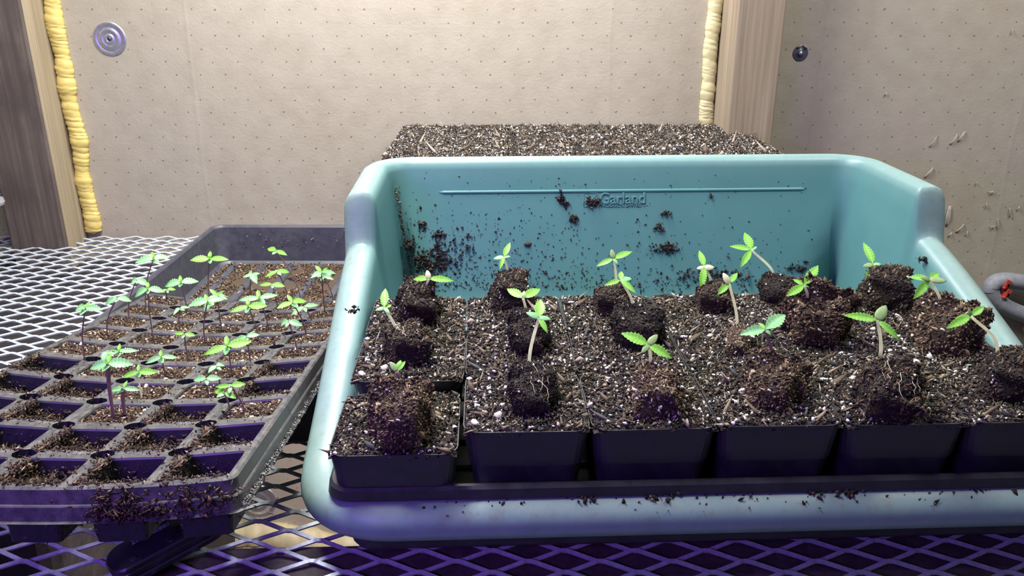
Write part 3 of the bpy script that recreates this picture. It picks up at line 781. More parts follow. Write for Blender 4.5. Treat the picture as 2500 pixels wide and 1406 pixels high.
for r in range(3):
    for c in range(6):
        p = cpos + bx*((c-2.5)*bw/6) + by*((r-1)*0.0892)
        make_pot(p.x, p.y, ZB, BRZ+random.uniform(-.01, .01), 'soil-filled pot on the raised tray behind, %s row, %s' % (ROWN[r], COLN[c]), 'square pots on the raised tray')

# ------------------------------------------------------------------ seedlings
def leaf_mesh(name, mat, halfw=0.22, teeth=8, curl=0.12, fold=0.25, sharp=1.0):
    """serrated leaf, base at origin, unit length along +y, upper face +z"""
    V, C, rows = [], [], 2*teeth+1
    for i in range(rows):
        t = i/(rows-1); vein = (i % 2 == 1)
        w = halfw*math.sin(PI*min(1, t**0.85*0.97+0.03))**0.85
        if t > 0.98: w = 0.004
        edge = w*(1.0 if vein else 0.80)
        for cidx, u in enumerate((-1, -0.5, 0, 0.5, 1)):
            x = edge*u; fw = 0.075*abs(u)*(1 if vein else 0.25)*sharp
            y = min(1.0, t+fw*(1-t)+0.0)
            z = fold*abs(x)-curl*t*t+(0.0 if vein else 0.018*(abs(u) == 0.5))
            V.append((x, y, z))
            if cidx == 2: C.append((1.25, 1.15, 1.35))
            elif vein: C.append((1.12, 1.08, 1.2))
            else: C.append((0.78, 0.86, 0.62))
    Fc = []
    for i in range(rows-1):
        for j in range(4): a = i*5+j; Fc.append((a, a+1, a+6, a+5))
    return mesh(name, V, Fc, mat, True, np.array(C))
def coty_mesh(name, mat, halfw=0.27, thick=0.06, curl=0.08):
    V, C, Fc = [], [], []; nr, ns = 9, 10
    for i in range(nr):
        t = i/(nr-1); w = halfw*math.sin(PI*(0.06+0.92*t)**0.8)**0.7 if 0 < i < nr-1 else 0.02
        if i == 0: w = 0.06
        for j in range(ns):
            a = 2*PI*j/ns; V.append((w*math.cos(a), t, thick*(w/halfw)*math.sin(a)-curl*t*t)); C.append((1, 1, 1) if math.sin(a) > -0.1 else (1.0, 0.9, 0.8))
    for i in range(nr-1):
        for j in range(ns): k = (j+1) % ns; Fc.append((i*ns+j, i*ns+k, (i+1)*ns+k, (i+1)*ns+j))
    Fc += [tuple(reversed(range(ns))), tuple((nr-1)*ns+j for j in range(ns))]
    return mesh(name, V, Fc, mat, True, np.array(C))
LEAF = {'a': leaf_mesh('leaf', M['leaf'], 0.165, 9, 0.14), 'b': leaf_mesh('leaf', M['leaf_b'], 0.23, 7, 0.30, 0.3),
        'w': leaf_mesh('leaf', M['leaf'], 0.215, 8, 0.14, 0.25), 'n': leaf_mesh('leaf', M['leaf_b'], 0.16, 8, 0.15, 0.35),
        'd': leaf_mesh('leaf', M['leaf_b'], 0.25, 7, 0.45, 0.3)}
COTY = coty_mesh('cotyledon', M['coty']); COTY_B = coty_mesh('cotyledon', M['leaf_b'], 0.25, 0.03, 0.2); COTY_P = coty_mesh('cotyledon', M['stem_pale'], 0.30, 0.16, 0.05)
def place_leaf(name, me, parent, base, tip, nh, wscale=1.0):
    d = tip-base; L = d.length; y = d/L
    n = nh-y*nh.dot(y)
    if n.length < 0.05: n = Vector((0, -0.8, 0.3))-y*Vector((0, -0.8, 0.3)).dot(y)
    n.normalize(); x = y.cross(n)
    o = bpy.data.objects.new(name, me); link(o, parent)
    m = Matrix((x*L*wscale, y*L, n*L)).transposed().to_4x4(); m.translation = base
    o.matrix_world = m; o.matrix_basis = m
    return o
LO = Vector((-0.12, 0, 0))
NH = Vector((0, -0.55, 0.75))
def stem_mesh(P, r0, r1, mat):
    n = len(P); V, Fc = tube(P, [r0+(r1-r0)*i/(n-1) for i in range(n)], 7); return mesh('stem', V, Fc, mat, True)
def seedling(name, base, top, leaves, label, group, root=None, r=(0.0010, 0.0009), mat=None, bend=0.3, cat='seedling'):
    """base/top world points; leaves: (kind, dx, dy, dz) pixel offsets from the top plus a depth offset in mm"""
    t = root if root else tag(empty(name, base), label, cat, group)
    org = t.location.copy()
    b, e = base-org, top-org; h = (e-b).length
    if root: b = b-Vector((0, 0, 0.004))
    path = bez(b, b+Vector((0, 0, h*0.45))+(e-b)*0.0+Vector(((e-b).x*-0.0, 0, 0)), e-(e-b)*0.35-Vector(((e-b).x*bend*0.5, 0, -h*0.0)), e, 10)
    obj('stem', stem_mesh(path, r[0], r[1], mat or M['stem_pale']), t)
    m = depth(top)/F
    for lf in leaves:
        kind, dx, dy = lf[:3]; dd = lf[3]/1000.0 if len(lf) > 3 else (-dy*m*0.55)
        tip = e+RV*dx*m-UV_*dy*m+FV*dd
        if kind == 'c': place_leaf('cotyledon', COTY, t, e, tip, NH)
        elif kind == 'p': place_leaf('cotyledon', COTY_P, t, e, tip, NH)
        elif kind == 'g': place_leaf('cotyledon', COTY_B, t, e, tip, NH)
        else: place_leaf('leaf', LEAF[kind], t, e, e+(tip-e)*1.26, NH, 1.05)
    return t

# seedlings standing in the cell insert
IN_N = (IM.to_3x3() @ Vector((0, 0, 1))).normalized(); IN_P = IM @ Vector((0, 0, -0.0078))
LS = [  # base px, top px, spread px, azimuth deg, kind, phrase
 ((208, 883), (209, 752), 30, 160, 'd', 'tall one by the left edge with drooping leaves'),
 ((263, 822), (286, 728), 26, 20, 'b', 'leaning right near the tray left wall'),
 ((316, 782), (334, 682), 24, 150, 'd', 'thin curved stem crossing the tray left wall'),
 ((358, 758), (375, 632), 32, 30, 'b', 'tallest against the mesh at the back left'),
 ((375, 831), (361, 706), 30, 15, 'b', 'two broad leaves on a dark red stem'),
 ((408, 738), (408, 706), 16, 40, 'w', 'tiny low one in the back left cell'),
 ((457, 758), (442, 690), 32, 25, 'b', 'pair of arching leaves in the back row'),
 ((512, 738), (512, 632), 34, 10, 'a', 'wide flat leaves in front of the tray floor'),
 ((500, 833), (507, 736), 34, 35, 'b', 'bushy top over the middle of the tray'),
 ((541, 805), (530, 722), 36, 70, 'b', 'dense overlapping leaves in the middle of the tray'),
 ((612, 722), (615, 668), 28, 120, 'd', 'rounded ruffled top near the empty tray floor'),
 ((438, 797), (439, 752), 20, 60, 'n', 'small dark shaded one low in the tray'),
 ((735, 742), (674, 612), 26, 155, 'w', 'long stem leaning far left at the back'),
 ((701, 727), (677, 662), 24, 35, 'w', 'short leaning one near the back middle'),
 ((793, 768), (785, 665), 34, 60, 'n', 'leaf pointing up beside the tub rim'),
 ((814, 738), (790, 674), 22, 160, 'n', 'half hidden one against the tub rim'),
 ((679, 760), (664, 694), 24, 10, 'w', 'small bright one in the second back row'),
 ((655, 803), (633, 728), 36, 25, 'n', 'narrow leaf slanting up to the right'),
 ((633, 838), (606, 748), 34, 15, 'w', 'yellowish flat leaves on a slanting stem'),
 ((749, 825), (714, 738), 36, 50, 'w', 'bright upright leaf tip near the tub'),
 ((762, 788), (742, 748), 28, 40, 'n', 'thin leaves just left of the tub rim'),
 ((727, 868), (704, 784), 26, 170, 'd', 'curled leaves two cells from the tub'),
 ((459, 880), (450, 815), 20, 10, 'w', 'small pale one on a straight stem'),
 ((567, 915), (555, 845), 44, 20, 'w', 'large bright one with yellow-green leaves'),
 ((612, 885), (602, 822), 24, 15, 'b', 'bluish one right behind the large bright one'),
 ((277, 1012), (264, 888), 40, 5, 'd', 'tall thick red stem with umbrella leaves in front'),
 ((304, 1003), (301, 948), 30, 165, 'n', 'short one beside the thick red stem'),
 ((345, 963), (339, 908), 32, 20, 'w', 'pale stemmed one in the middle left'),
 ((402, 908), (394, 872), 30, 25, 'n', 'low spreading one with a yellow leaf tip'),
 ((254, 905), (262, 858), 26, 80, 'b', 'upper of the pair behind the umbrella leaves'),
 ((297, 902), (291, 858), 32, 15, 'n', 'right of the pair behind the umbrella leaves'),
 ((540, 953), (528, 893), 22, 60, 'd', 'cupped dark leaves on a red stem'),
 ((509, 963), (503, 924), 26, 15, 'b', 'stubby ruffled one in a front cell'),
 ((565, 1013), (548, 958), 28, 150, 'w', 'left of the leaning pair in the front right cell'),
 ((599, 1010), (563, 942), 28, 20, 'w', 'right of the leaning pair in the front right cell'),
]
rl = random.Random(5)
for (bp, tp, sp, az, kd, ph) in LS:
    base = on_plane(bp[0], bp[1], IN_P, IN_N); top = at(tp[0], tp[1], y=base.y-0.002)
    base = base-Vector((0, 0, 0.002))
    m = depth(top)/F; L = sp*m*1.32
    big = sp >= 30
    t = tag(empty('cell_seedling', base), 'cell insert seedling, '+ph, 'seedling', 'seedlings in the cell insert')
    e = top-base; h = e.length
    path = bez(Vector((0, 0, -0.003)), Vector((e.x*-0.06, 0, h*0.4)), e-Vector((e.x*0.55, 0, h*0.3)), e, 9)
    dark = not ph.startswith('pale')
    obj('stem', stem_mesh(path, 0.00075 if 'thick' not in ph else 0.0012, 0.00065 if 'thick' not in ph else 0.0017, M['stem_dark'] if dark else M['stem_pale']), t)
    a0 = math.radians(az)
    for k in range(2):
        a = a0+PI*k+rl.uniform(-0.3, 0.3); lift = rl.uniform(-0.30, 0.15)
        tip = e+Vector((math.cos(a)*L, math.sin(a)*L*0.9, L*lift))
        place_leaf('leaf', LEAF[kd if k == 0 else {'a': 'w', 'b': 'd', 'w': 'a', 'n': 'n', 'd': 'b'}[kd]], t, e, tip, Vector((0, -0.60, 0.80)), 1.2)
    for k in range(2):
        a = a0+PI/2+PI*k+rl.uniform(-0.3, 0.3); ll = L*rl.uniform(0.5, 0.62)
        tip = e+Vector((math.cos(a)*ll, math.sin(a)*ll, ll*rl.uniform(-0.15, 0.15)-0.001))
        place_leaf('cotyledon', COTY_B, t, e-Vector((0, 0, 0.0012)), tip, Vector((0, -0.45, 0.85)))
    if big:  # the next small pair opening in the centre
        for k in range(2):
            a = a0+PI/2+PI*k; tip = e+Vector((math.cos(a)*L*0.42, math.sin(a)*L*0.42, L*0.36))
            place_leaf('leaf', LEAF['w'], t, e, tip, Vector((0, -0.45, 0.85)))

# root plugs lying on the pots, each with its seedling
def plug_mesh(seed, pal, w, base_col):
    rng = np.random.default_rng(300+seed); n = 16; Hh = 0.045; rings = []
    for i in range(9):
        t = i/8; hw = 0.0150+0.0058*t
        if i == 0: hw *= 0.78
        if i == 8: hw *= 0.74
        hw *= 1+0.10*math.sin(seed*2.1+t*4.0); r = hw*0.66; out = rrect(hw, hw, r, 5)
        ring = []
        for (x, y) in out:
            d = 1+0.48*noise.noise(Vector((x*60+seed*3, y*60, t*2.6)))+0.20*noise.noise(Vector((x*220+seed, y*220, t*9)))
            ring.append((x*d, y*d, Hh*t+0.0065*noise.noise(Vector((x*70, y*70, seed+t*2)))))
        rings.append(ring)
    V, Fc = loft(rings, True, True); V = np.array(V)
    tri = []
    for f in Fc:
        for k in range(1, len(f)-1): tri.append((f[0], f[k], f[k+1]))
    tri = np.array(tri); g = (V, tri, np.tile(np.array(base_col), (len(V), 1)))
    A = V[tri]; ar = np.linalg.norm(np.cross(A[:, 1]-A[:, 0], A[:, 2]-A[:, 0]), axis=1)
    k = 3800; idx = rng.choice(len(tri), k, p=ar/ar.sum()); u = rng.random((k, 2)); fl_ = u.sum(1) > 1; u[fl_] = 1-u[fl_]
    P = A[idx, 0]+u[:, :1]*(A[idx, 1]-A[idx, 0])+u[:, 1:]*(A[idx, 2]-A[idx, 0])
    P *= 1+rng.uniform(-.01, .05, (k, 1))*np.array([1, 1, 0.3])
    a = crumbs(P, .00075, rng, pal, w, 3.0)
    j = rng.choice(k, 45); b = perl(P[j], .0008, rng)
    v, f, c = join([g, a, b]); return fast_mesh('root_ball', v, f, M['soil'], c)
PLUG = [plug_mesh(0, DARK_PAL, DARK_W, (.016, .012, .010)), plug_mesh(1, np.concatenate([DARK_PAL, COIR_PAL[2:4]]), np.array([.22, .26, .22, .14, .1, .06]), (.02, .014, .011)),
        plug_mesh(2, COIR_PAL, np.array([.20, .24, .23, .18, .10, .05]), (.04, .026, .018)), plug_mesh(3, np.concatenate([DARK_PAL, COIR_PAL[2:5]]), np.array([.2, .25, .2, .12, .1, .08, .05]), (.022, .016, .012)),
        plug_mesh(4, np.concatenate([COIR_PAL, WHITE[0][:2]]), np.array([.15, .21, .24, .19, .11, .05, .03, .02]), (.045, .03, .02))]
def roots_mesh(seed):
    rng = random.Random(seed); V, Fc = [], []
    for k in range(5):
        x = rng.uniform(-.014, .014); y = -0.0205; p = Vector((x, y, rng.uniform(.012, .04))); pts = [p]
        for i in range(7):
            p = p+Vector((rng.uniform(-.003, .003), rng.uniform(-.0004, .0006), -0.0040)); pts.append(p)
        v, f = tube(pts, [0.00035-0.00003*i for i in range(8)], 5); o = len(V); V += v; Fc += [tuple(i+o for i in q) for q in f]
    return mesh('roots', V, Fc, M['root'], True)
ROOTS = [roots_mesh(s) for s in range(3)]
ZS = 0.1125    # soil level in the tub pots
RS = [ # ball box px (x0,y0,x1,y1), stem base px, top px, leaves, plug variant, twist, phrase
 ((965, 682, 1080, 795), (1041, 690), (1047, 681), [('a', 48, 0, 4), ('w', -33, -2, 4), ('p', -5, -22, 2)], 1, .15, 'back left, almost stemless with one long leaf'),
 ((935, 800, 1060, 895), (969, 810), (938, 752), [('a', -3, -42, 10), ('g', -20, 3, -3), ('g', 14, 10, -4), ('w', 13, -8, 4)], 3, -.3, 'left column middle, white roots spread on its plug'),
 ((905, 945, 1060, 1075), (984, 967), (970, 906), [('w', 14, -20, 2), ('w', 4, -22, 5), ('c', -20, -23, 2)], 2, .5, 'front left, purple stem with two tiny heart leaves'),
 ((1195, 672, 1312, 762), (1242, 676), (1230, 628), [('a', 12, -32, 6), ('a', -8, 22, -5), ('g', -26, 1, 0), ('g', 16, -4, 0)], 1, 0, 'second column back, leaf tip pointing up'),
 ((1238, 755, 1342, 872), (1285, 757), (1277, 728), [('w', -32, -22, 8), ('w', 35, -22, 8), ('p', 3, -18, 0)], 0, .1, 'second column middle, two cupped leaves like a V'),
 ((1240, 885, 1362, 1020), (1292, 880), (1316, 776), [('w', 4, -40, 10), ('a', 16, 26, -6), ('g', -30, -16, 0), ('g', 28, 0, -2)], 0, -.1, 'second column front, tall pale stem leaning right'),
 ((1440, 695, 1532, 772), (1505, 692), (1498, 632), [('a', -34, 12, -2), ('a', 38, -18, 4), ('c', -4, -24, 2), ('g', 10, 12, -3)], 3, .2, 'third column back, two leaves spread like wings'),
 ((1490, 755, 1622, 855), (1546, 748), (1515, 684), [('a', -32, 8, -4), ('w', 4, -20, 6), ('a', 28, 22, -6), ('g', 30, -8, 3)], 0, -.2, 'third column middle, stem curving up to the left'),
 ((1530, 893, 1682, 1025), (1589, 872), (1583, 842), [('w', -50, -26, 3), ('w', 44, 22, -4), ('c', 24, -26, 3), ('c', -18, 18, -4)], 4, .35, 'third column front, short with two grey seed leaves'),
 ((1690, 690, 1782, 768), (1736, 684), (1719, 652), [('a', -4, -36, 8), ('a', -9, 40, -8), ('p', -18, 3, 0), ('p', 25, 0, 0)], 3, -.15, 'fourth column back, one leaf up and one down'),
 ((1762, 812, 1832, 872), (1800, 812), (1780, 692), [('a', 22, -24, 6), ('w', -24, 20, -3), ('p', -14, -26, 0)], 4, .1, 'fourth column middle, long bent pale stem'),
 ((1810, 893, 1962, 1005), (1886, 882), (1868, 804), [('b', -47, 3, -3), ('b', 48, -36, 5), ('g', 12, 12, -3), ('w', -8, -14, 4)], 2, -.4, 'fourth column front, grey stem with bluish leaves'),
 ((1850, 692, 1940, 748), (1893, 688), (1834, 610), [('w', -6, -38, 8), ('a', -40, -10, 0), ('a', -24, 32, -6), ('g', 16, -10, 2)], 0, .2, 'tallest at the back, long stem bowing left'),
 ((1920, 705, 2082, 852), (1973, 716), (1963, 697), [('a', 38, -44, 8), ('w', -36, 18, -3), ('w', -18, -14, 3), ('g', 14, 2, 0)], 2, .3, 'on the big brown plug, fifth column'),
 ((2092, 672, 2240, 762), (2153, 674), (2132, 646), [('a', -6, -48, 10), ('a', -20, 42, -6), ('c', -26, 3, -2), ('g', 22, -3, 0)], 1, -.1, 'fifth column back on a tall block plug'),
 ((2085, 872, 2242, 1035), (2151, 857), (2142, 782), [('a', -60, -14, 2), ('a', 36, 34, -6), ('c', 30, -38, 5), ('w', -20, -6, 4)], 3, .2, 'fifth column front, pale stem and one tall seed leaf'),
 ((2225, 778, 2392, 865), (2298, 752), (2270, 682), [('w', -34, -8, 4), ('w', 28, -16, 6), ('c', -28, -5, -5), ('c', 36, 3, -4), ('a', -34, 36, -3)], 2, -.25, 'right column middle, umbrella of four leaves'),
 ((2395, 862, 2540, 985), (2436, 858), (2370, 772), [('a', -50, 20, -3), ('a', 36, -22, 4), ('c', -4, -20, 0), ('w', -24, 2, 3)], 1, .3, 'right front, long stem leaning over the tub side'),
]
for i, (bb, bp, tp, lv, var, tw, ph) in enumerate(RS):
    x0, y0, x1, y1 = bb; cx = (x0+x1)/2
    fp = at(cx, y1, z=ZS); m = depth(fp)/F; wid = (x1-x0)*m*0.92
    run = 0.034 if y1-y0 > 85 else 0.030
    bk = at(cx+(bp[0]-cx)*0.25, y0, y=fp.y+run+0.010)
    sc = wid/0.042
    lo = fp+Vector((0, 0.004, 0.010*sc)); hi = Vector((bk.x, fp.y+run, bk.z-0.013*sc))
    hi.z = max(hi.z, ZS+0.006)
    d = hi-lo; L = d.length
    root = tag(empty('plug_seedling', fp), 'tub plug seedling, '+ph, 'seedling', 'seedlings laid on the tub pots')
    zl = d.normalized(); xl = Vector((math.cos(tw), math.sin(tw), 0)); yl = zl.cross(xl).normalized(); xl = yl.cross(zl)
    ball = bpy.data.objects.new('root_ball', PLUG[var]); link(ball, root)
    mm = Matrix((xl*sc, yl*sc, zl*(L/0.045+0.25))).transposed().to_4x4(); mm.translation = lo-fp-zl*0.006
    ball.matrix_basis = mm
    if i in (1, 5, 15):
        ro = bpy.data.objects.new('roots', ROOTS[i % 3]); link(ro, root); ro.matrix_basis = mm
    by_ = hi.y+(-0.013 if i in (0, 13) else 0.002)
    base = at(bp[0], bp[1], y=by_); top = at(tp[0], tp[1], y=by_+0.001)
    purple = i == 2; grey = i == 11
    seedling('plug_seedling', base, top, lv, None, None, root=root, r=(0.00135, 0.00115), mat=M['stem_dark'] if (purple or grey) else M['stem_pale'])

# ------------------------------------------------------------------ loose soil: on the tub, the insert, the tray floor
def scatter_obj(name, parts, label, parent=None, cat='soil'):
    v, f, c = join(parts); o = obj(name, fast_mesh(name, v, f, M['soil'], c), parent); o['kind'] = 'stuff'
    if parent is None: tag(o, label, cat)
    return o
rng = np.random.default_rng(77)
def wall_pts(n, fn):
    out = []
    while len(out) < n:
        px, py = fn(); p = TM @ on_back_wall(px, py); out.append(p[:])
    return np.array(out)
P1 = wall_pts(620, lambda: (985+abs(rng.normal(0, 300)), 700-abs(rng.normal(0, 105))))
P1 = P1[[(TMI @ Vector(p)).x < 0.235 and 0.02 < (TMI @ Vector(p)).z < HB-0.02 for p in P1]]
P2 = wall_pts(260, lambda: (rng.uniform(960, 1990), rng.uniform(420, 715)))
P3 = wall_pts(450, lambda: (rng.uniform(990, 1960), 712-abs(rng.normal(0, 30))))
clumps = [(1055, 645, 34, 12, 260), (1065, 618, 16, 16, 110), (1075, 575, 9, 7, 50), (1032, 548, 9, 6, 45), (1000, 600, 7, 16, 60), (1030, 625, 14, 10, 50),
          (1369, 483, 5, 9, 45), (1378, 496, 8, 4, 30), (1448, 494, 12, 8, 80), (1403, 535, 7, 8, 50), (1630, 606, 22, 8, 120), (1608, 555, 10, 8, 40), (1624, 520, 8, 4, 30),
          (1740, 670, 60, 12, 160), (1950, 655, 20, 6, 60), (1735, 478, 4, 3, 12), (1120, 600, 30, 30, 70)]
parts = [crumbs(P1, .00085, rng, DARK_PAL, DARK_W, 2.2), crumbs(P2, .0008, rng, DARK_PAL, DARK_W, 2.0), crumbs(P3, .0010, rng, DARK_PAL, DARK_W, 2.2)]
for (cx, cy, sx, sy, n) in clumps:
    P = wall_pts(n, lambda: (rng.normal(cx, sx*0.75), rng.normal(cy, sy*0.75)))
    P += (TM.to_3x3() @ Vector((0, -1, 0)))[:]*np.abs(rng.normal(0, .0012, (n, 1)))
    parts.append(crumbs(P, .0012, rng, DARK_PAL, DARK_W, 2.4))
scatter_obj('soil_crumbs', parts, 'dark soil crumbs stuck to the inner back wall of the teal tub')
# crumbs on the front rim
def rim_pts(n, xs, sd):
    P = []
    for i in range(n):
        x = xs[0]+sd[0]*rng.normal() if sd[0] else rng.uniform(*xs); off = 0.017+rng.normal()*sd[1]
        off = min(0.030, max(0.003, off)); z = HF-0.0006-0.6*max(0, 0.012-off)
        P.append((TM @ Vector((x, off, z)))[:])
    return np.array(P)
parts = [crumbs(rim_pts(240, (-0.22, 0.27), (0, .006)), .0008, rng, DARK_PAL, DARK_W, 2.4)]
for cx, n in ((-0.056, 60), (-0.042, 24), (0.060, 40), (0.085, 70), (-0.105, 30), (0.012, 8), (0.225, 24)):
    parts.append(crumbs(rim_pts(n, (cx, 0), (.0045, .004))+np.array([0, 0, .0008]), .0012, rng, np.concatenate([DARK_PAL, SOIL_PAL[4:5]]), np.array([.25, .3, .2, .15, .1]), 2.2))
for px, py, n in ((2258, 634, 40), (2298, 634, 50), (860, 757, 25), (990, 560, 0)):
    if not n: continue
    lp = Vector(at(px, py, z=0.137)); P = np.array(lp[:])+rng.normal(0, .0035, (n, 3))*np.array([1.0, .8, .35]); parts.append(crumbs(P, .0010, rng, DARK_PAL, DARK_W, 2.2))
scatter_obj('soil_crumbs', parts, 'soil crumbs scattered along the front and side rims of the teal tub')
# smear of grit in the tub's back left corner
corner = []
for i in range(420):
    z = rng.uniform(0.03, 0.175); a = PI*0.5+PI/2*(0.60+0.07*rng.normal())
    t = (z-0.026)/(HB-0.042); off = -0.033-0.030*(1-t)*0.9
    cx, cy = -THX+0.060, TLY-0.060; r = 0.060
    corner.append((TM @ Vector((cx+(r+off)*math.cos(a), cy+(r+off)*math.sin(a), z)))[:])
scatter_obj('soil_crumbs', [crumbs(np.array(corner), .0007, rng, np.array([[.10, .085, .06], [.18, .15, .11], [.05, .04, .03], [.3, .27, .22]]), np.array([.35, .3, .25, .1]), 2.0)], 'streak of grey grit in the back left inner corner of the tub')
# crumbs strewn over the insert and hanging on its front apron
def ins_pts(n):
    xs = rng.uniform(-HX+.003, HX-.003, n); ys = -HY+.003+(2*HY-.006)*rng.random(n)**1.35
    return np.stack([xs, ys, [sag(x)+.0006 for x in xs]], -1)
Q = ins_pts(2400); gx = np.abs(((Q[:, 0]/CS+0.5) % 1)-0.5)*CS; gy = np.abs(((Q[:, 1]/CSY) % 1)-0.5)*CSY
Q = Q[(gx > 0.0204) | (gy > 0.0200)]
hole = np.hypot(np.abs(((Q[:, 0]/CS) % 1)-0.5)*CS, np.abs(((Q[:, 1]/CSY+.5) % 1)-0.5)*CSY) > 0.0084
parts = [crumbs(Q[hole], .00055, rng, COIR_PAL, COIR_W, 2.4)]
def apron(n, x, sx, z, sz):
    xx = rng.normal(x, sx, n); zz = np.clip(rng.normal(z, sz, n)*.75, -.0212, .001)
    return np.stack([xx, -HY-0.0045-0.0035*np.clip(-zz/.021, 0, 1)-np.abs(rng.normal(0, .0016, n)), zz+np.array([sag(max(-HX, min(HX, a))) for a in xx])], -1)
for (x, sx, z, sz, n) in ((0.060, .009, -.021, .003, 150), (0.050, .003, -.010, .006, 50), (0.064, .003, -.009, .006, 40), (0.080, .009, -.021, .003, 90), (0.118, .008, -.017, .006, 60), (0.100, .003, -.014, .007, 35), (.09, .03, -.012, .008, 60)):
    parts.append(crumbs(apron(int(n*1.9), x, sx, z, sz), .00068, rng, COIR_PAL[:4], np.array([.3, .3, .25, .15]), 4.0))
scatter_obj('spilled_soil', parts, None, INS)
# pale perlite dust caught along the right edge of the apron
n = 1500; ys = -HY+0.30*rng.random(n)**1.3
P = np.stack([HX+.0078+rng.normal(0, .0012, n), ys, -.0208+np.abs(rng.normal(0, .0015, n))], -1)
scatter_obj('perlite_dust', [crumbs(P, .0005, rng, np.array([[.5, .5, .5], [.35, .35, .34], [.06, .05, .045], [.2, .19, .18]]), np.array([.3, .25, .25, .2]), 1.6)], None, INS)
# brown soil left between the ribs of the tray floor and on its back wall
n = 12000; xs = rng.uniform(-.125, .125, n); ys = 0.0+0.252*rng.random(n)**0.7
keep = []
for x, y in zip(xs, ys):
    keep.append(nz(x, y, 22, 4.0) > -0.12 or y > 0.225)
xs, ys = xs[keep], ys[keep]
rib = np.min(np.abs(xs[:, None]-(-0.139+0.030+np.arange(6)*(0.278-0.06)/5)[None]), 1)
zz = np.where(rib < .0065, .0068, .0032)+np.abs(rng.normal(0, .0008, len(xs))); sel = (rib > .0065) | (rng.random(len(xs)) < .15)
silt = height_grid(0.124, 0.124, 60, 0.0016, 24, 4.0, (.075, .05, .032)); silt[0][:, 1] += 0.126; silt[0][:, 2] += 0.0030
scatter_obj('spilled_soil', [silt, crumbs(np.stack([xs, ys, zz], -1)[sel], .00095, rng, COIR_PAL, np.array([.1, .2, .3, .22, .12, .06]), 2.6)], None, ltray)
n = 130; P = np.stack([rng.uniform(-.11, .13, n), np.full(n, .268-.0042), .02+.035*rng.random(n)], -1)
scatter_obj('wall_specks', [crumbs(P, .0007, rng, COIR_PAL[2:], np.array([.3, .3, .2, .2]), 1.8)], None, ltray)

# ------------------------------------------------------------------ fixings and marks on the wall
def lathe(prof, seg=32):
    rings = [[Vector((r*math.cos(2*PI*k/seg), r*math.sin(2*PI*k/seg), z)) for k in range(seg)] for r, z in prof]
    return loft(rings, True, True)
def washer(px, py, R, label, y=WY, rot=0.2):
    p = at(px, py, y=y); w = empty('fixing_washer', p, (PI/2, 0, rot*0)); tag(w, label, 'washer')
    V, Fc = lathe([(R, 0.0), (R, .0007), (R*.94, .0013), (R*.80, .0013), (R*.74, .0004), (R*.66, .0004), (R*.58, .0020), (R*.45, .0022), (R*.36, .0010), (R*.30, .0010), (R*.24, .0024), (R*.18, .0026), (R*.13, .0012), (.0001, .0010)], 48)
    obj('plate', mesh('plate', V, Fc, M['zinc'], True), w)
    V, Fc = lathe([(R*.12, .001), (R*.12, .0022), (R*.09, .0028), (.0001, .0030)], 20); obj('screw_head', mesh('screw_head', V, Fc, M['screw'], True), w)
    bm = bmesh.new()
    for s in ((.05, .012), (.012, .05)):
        r_ = bmesh.ops.create_cube(bm, size=1)
        for v in r_['verts']: v.co = Vector((v.co.x*R*s[0]*2, v.co.y*R*s[1]*2, .0030+v.co.z*.0006))
    obj('screw_slot', bm_mesh('screw_slot', bm, M['black_tool']), w)
    return w
washer(268, 95, 0.0262, 'round galvanised insulation washer near the yellow foam')
washer(628, 1226, 0.040, 'pale round washer on the wall below the mesh')
p = at(1954, 130, y=WY)
w = empty('recessed_screw', p, (PI/2, 0, 0)); tag(w, 'dark recessed screw disc on the right board beside the pine stud', 'screw')
V, Fc = lathe([(.0125, -.0005), (.0122, .0006), (.0110, .0010), (.0040, .0004), (.0038, .0016), (.0001, .0022)], 28); obj('disc', mesh('disc', V, Fc, plain('blue_black_disc', (.075, .08, .11), .4), True), w)
V, Fc = lathe([(.0034, .0012), (.0030, .0026), (.0001, .0030)], 16); obj('screw_head', mesh('screw_head', V, Fc, M['zinc'], True), w)
# torn paper round the recess and slivers of paper lifting off the right board
def sliver(px0, py0, px1, py1, wd, lift=0.003):
    a = at(px0, py0, y=WY); b = at(px1, py1, y=WY); d = b-a; L = d.length; t = d.normalized(); s = t.cross(Vector((0, -1, 0)))
    V, Fc = [], []; n = 7; th = 0.0006
    for i in range(n):
        u = i/(n-1); w_ = wd*(0.25+math.sin(PI*(0.1+0.8*u)))*0.42; c = a-Vector((0, WY, 0))+d*u
        o = Vector((0, -0.0006-lift*math.sin(PI*u)*0.8-0.0015*u, 0)); wob = s*wd*0.4*nz(u, px0, 2.2, py0*.1)
        for q in (-1, 0, 1): V.append(c+o+wob+s*w_*q+Vector((0, -0.0012*(q == 0), 0)))
        for q in (-1, 0, 1): V.append(c+o+wob+s*w_*q+Vector((0, th-0.0012*(q == 0), 0)))
    for i in range(n-1):
        for j in range(2):
            a_, b_ = i*6+j, (i+1)*6+j; Fc.append((a_, a_+1, b_+1, b_)); Fc.append((a_+3, b_+3, b_+4, a_+4))
        for j0, j1 in ((0, 3), (2, 5)): Fc.append((i*6+j0, (i+1)*6+j0, (i+1)*6+j1, i*6+j1))
    Fc += [(0, 3, 4, 1), (1, 4, 5, 2)]; k = (n-1)*6; Fc += [(k, k+1, k+4, k+3), (k+1, k+2, k+5, k+4)]
    o = obj('paper_sliver', mesh('paper_sliver', V, Fc, M['sliver'], True), wall)
M['sliver'] = plain('lifted_board_paper', (0.40, 0.34, 0.285), 0.7, 0, 0.12, 80)
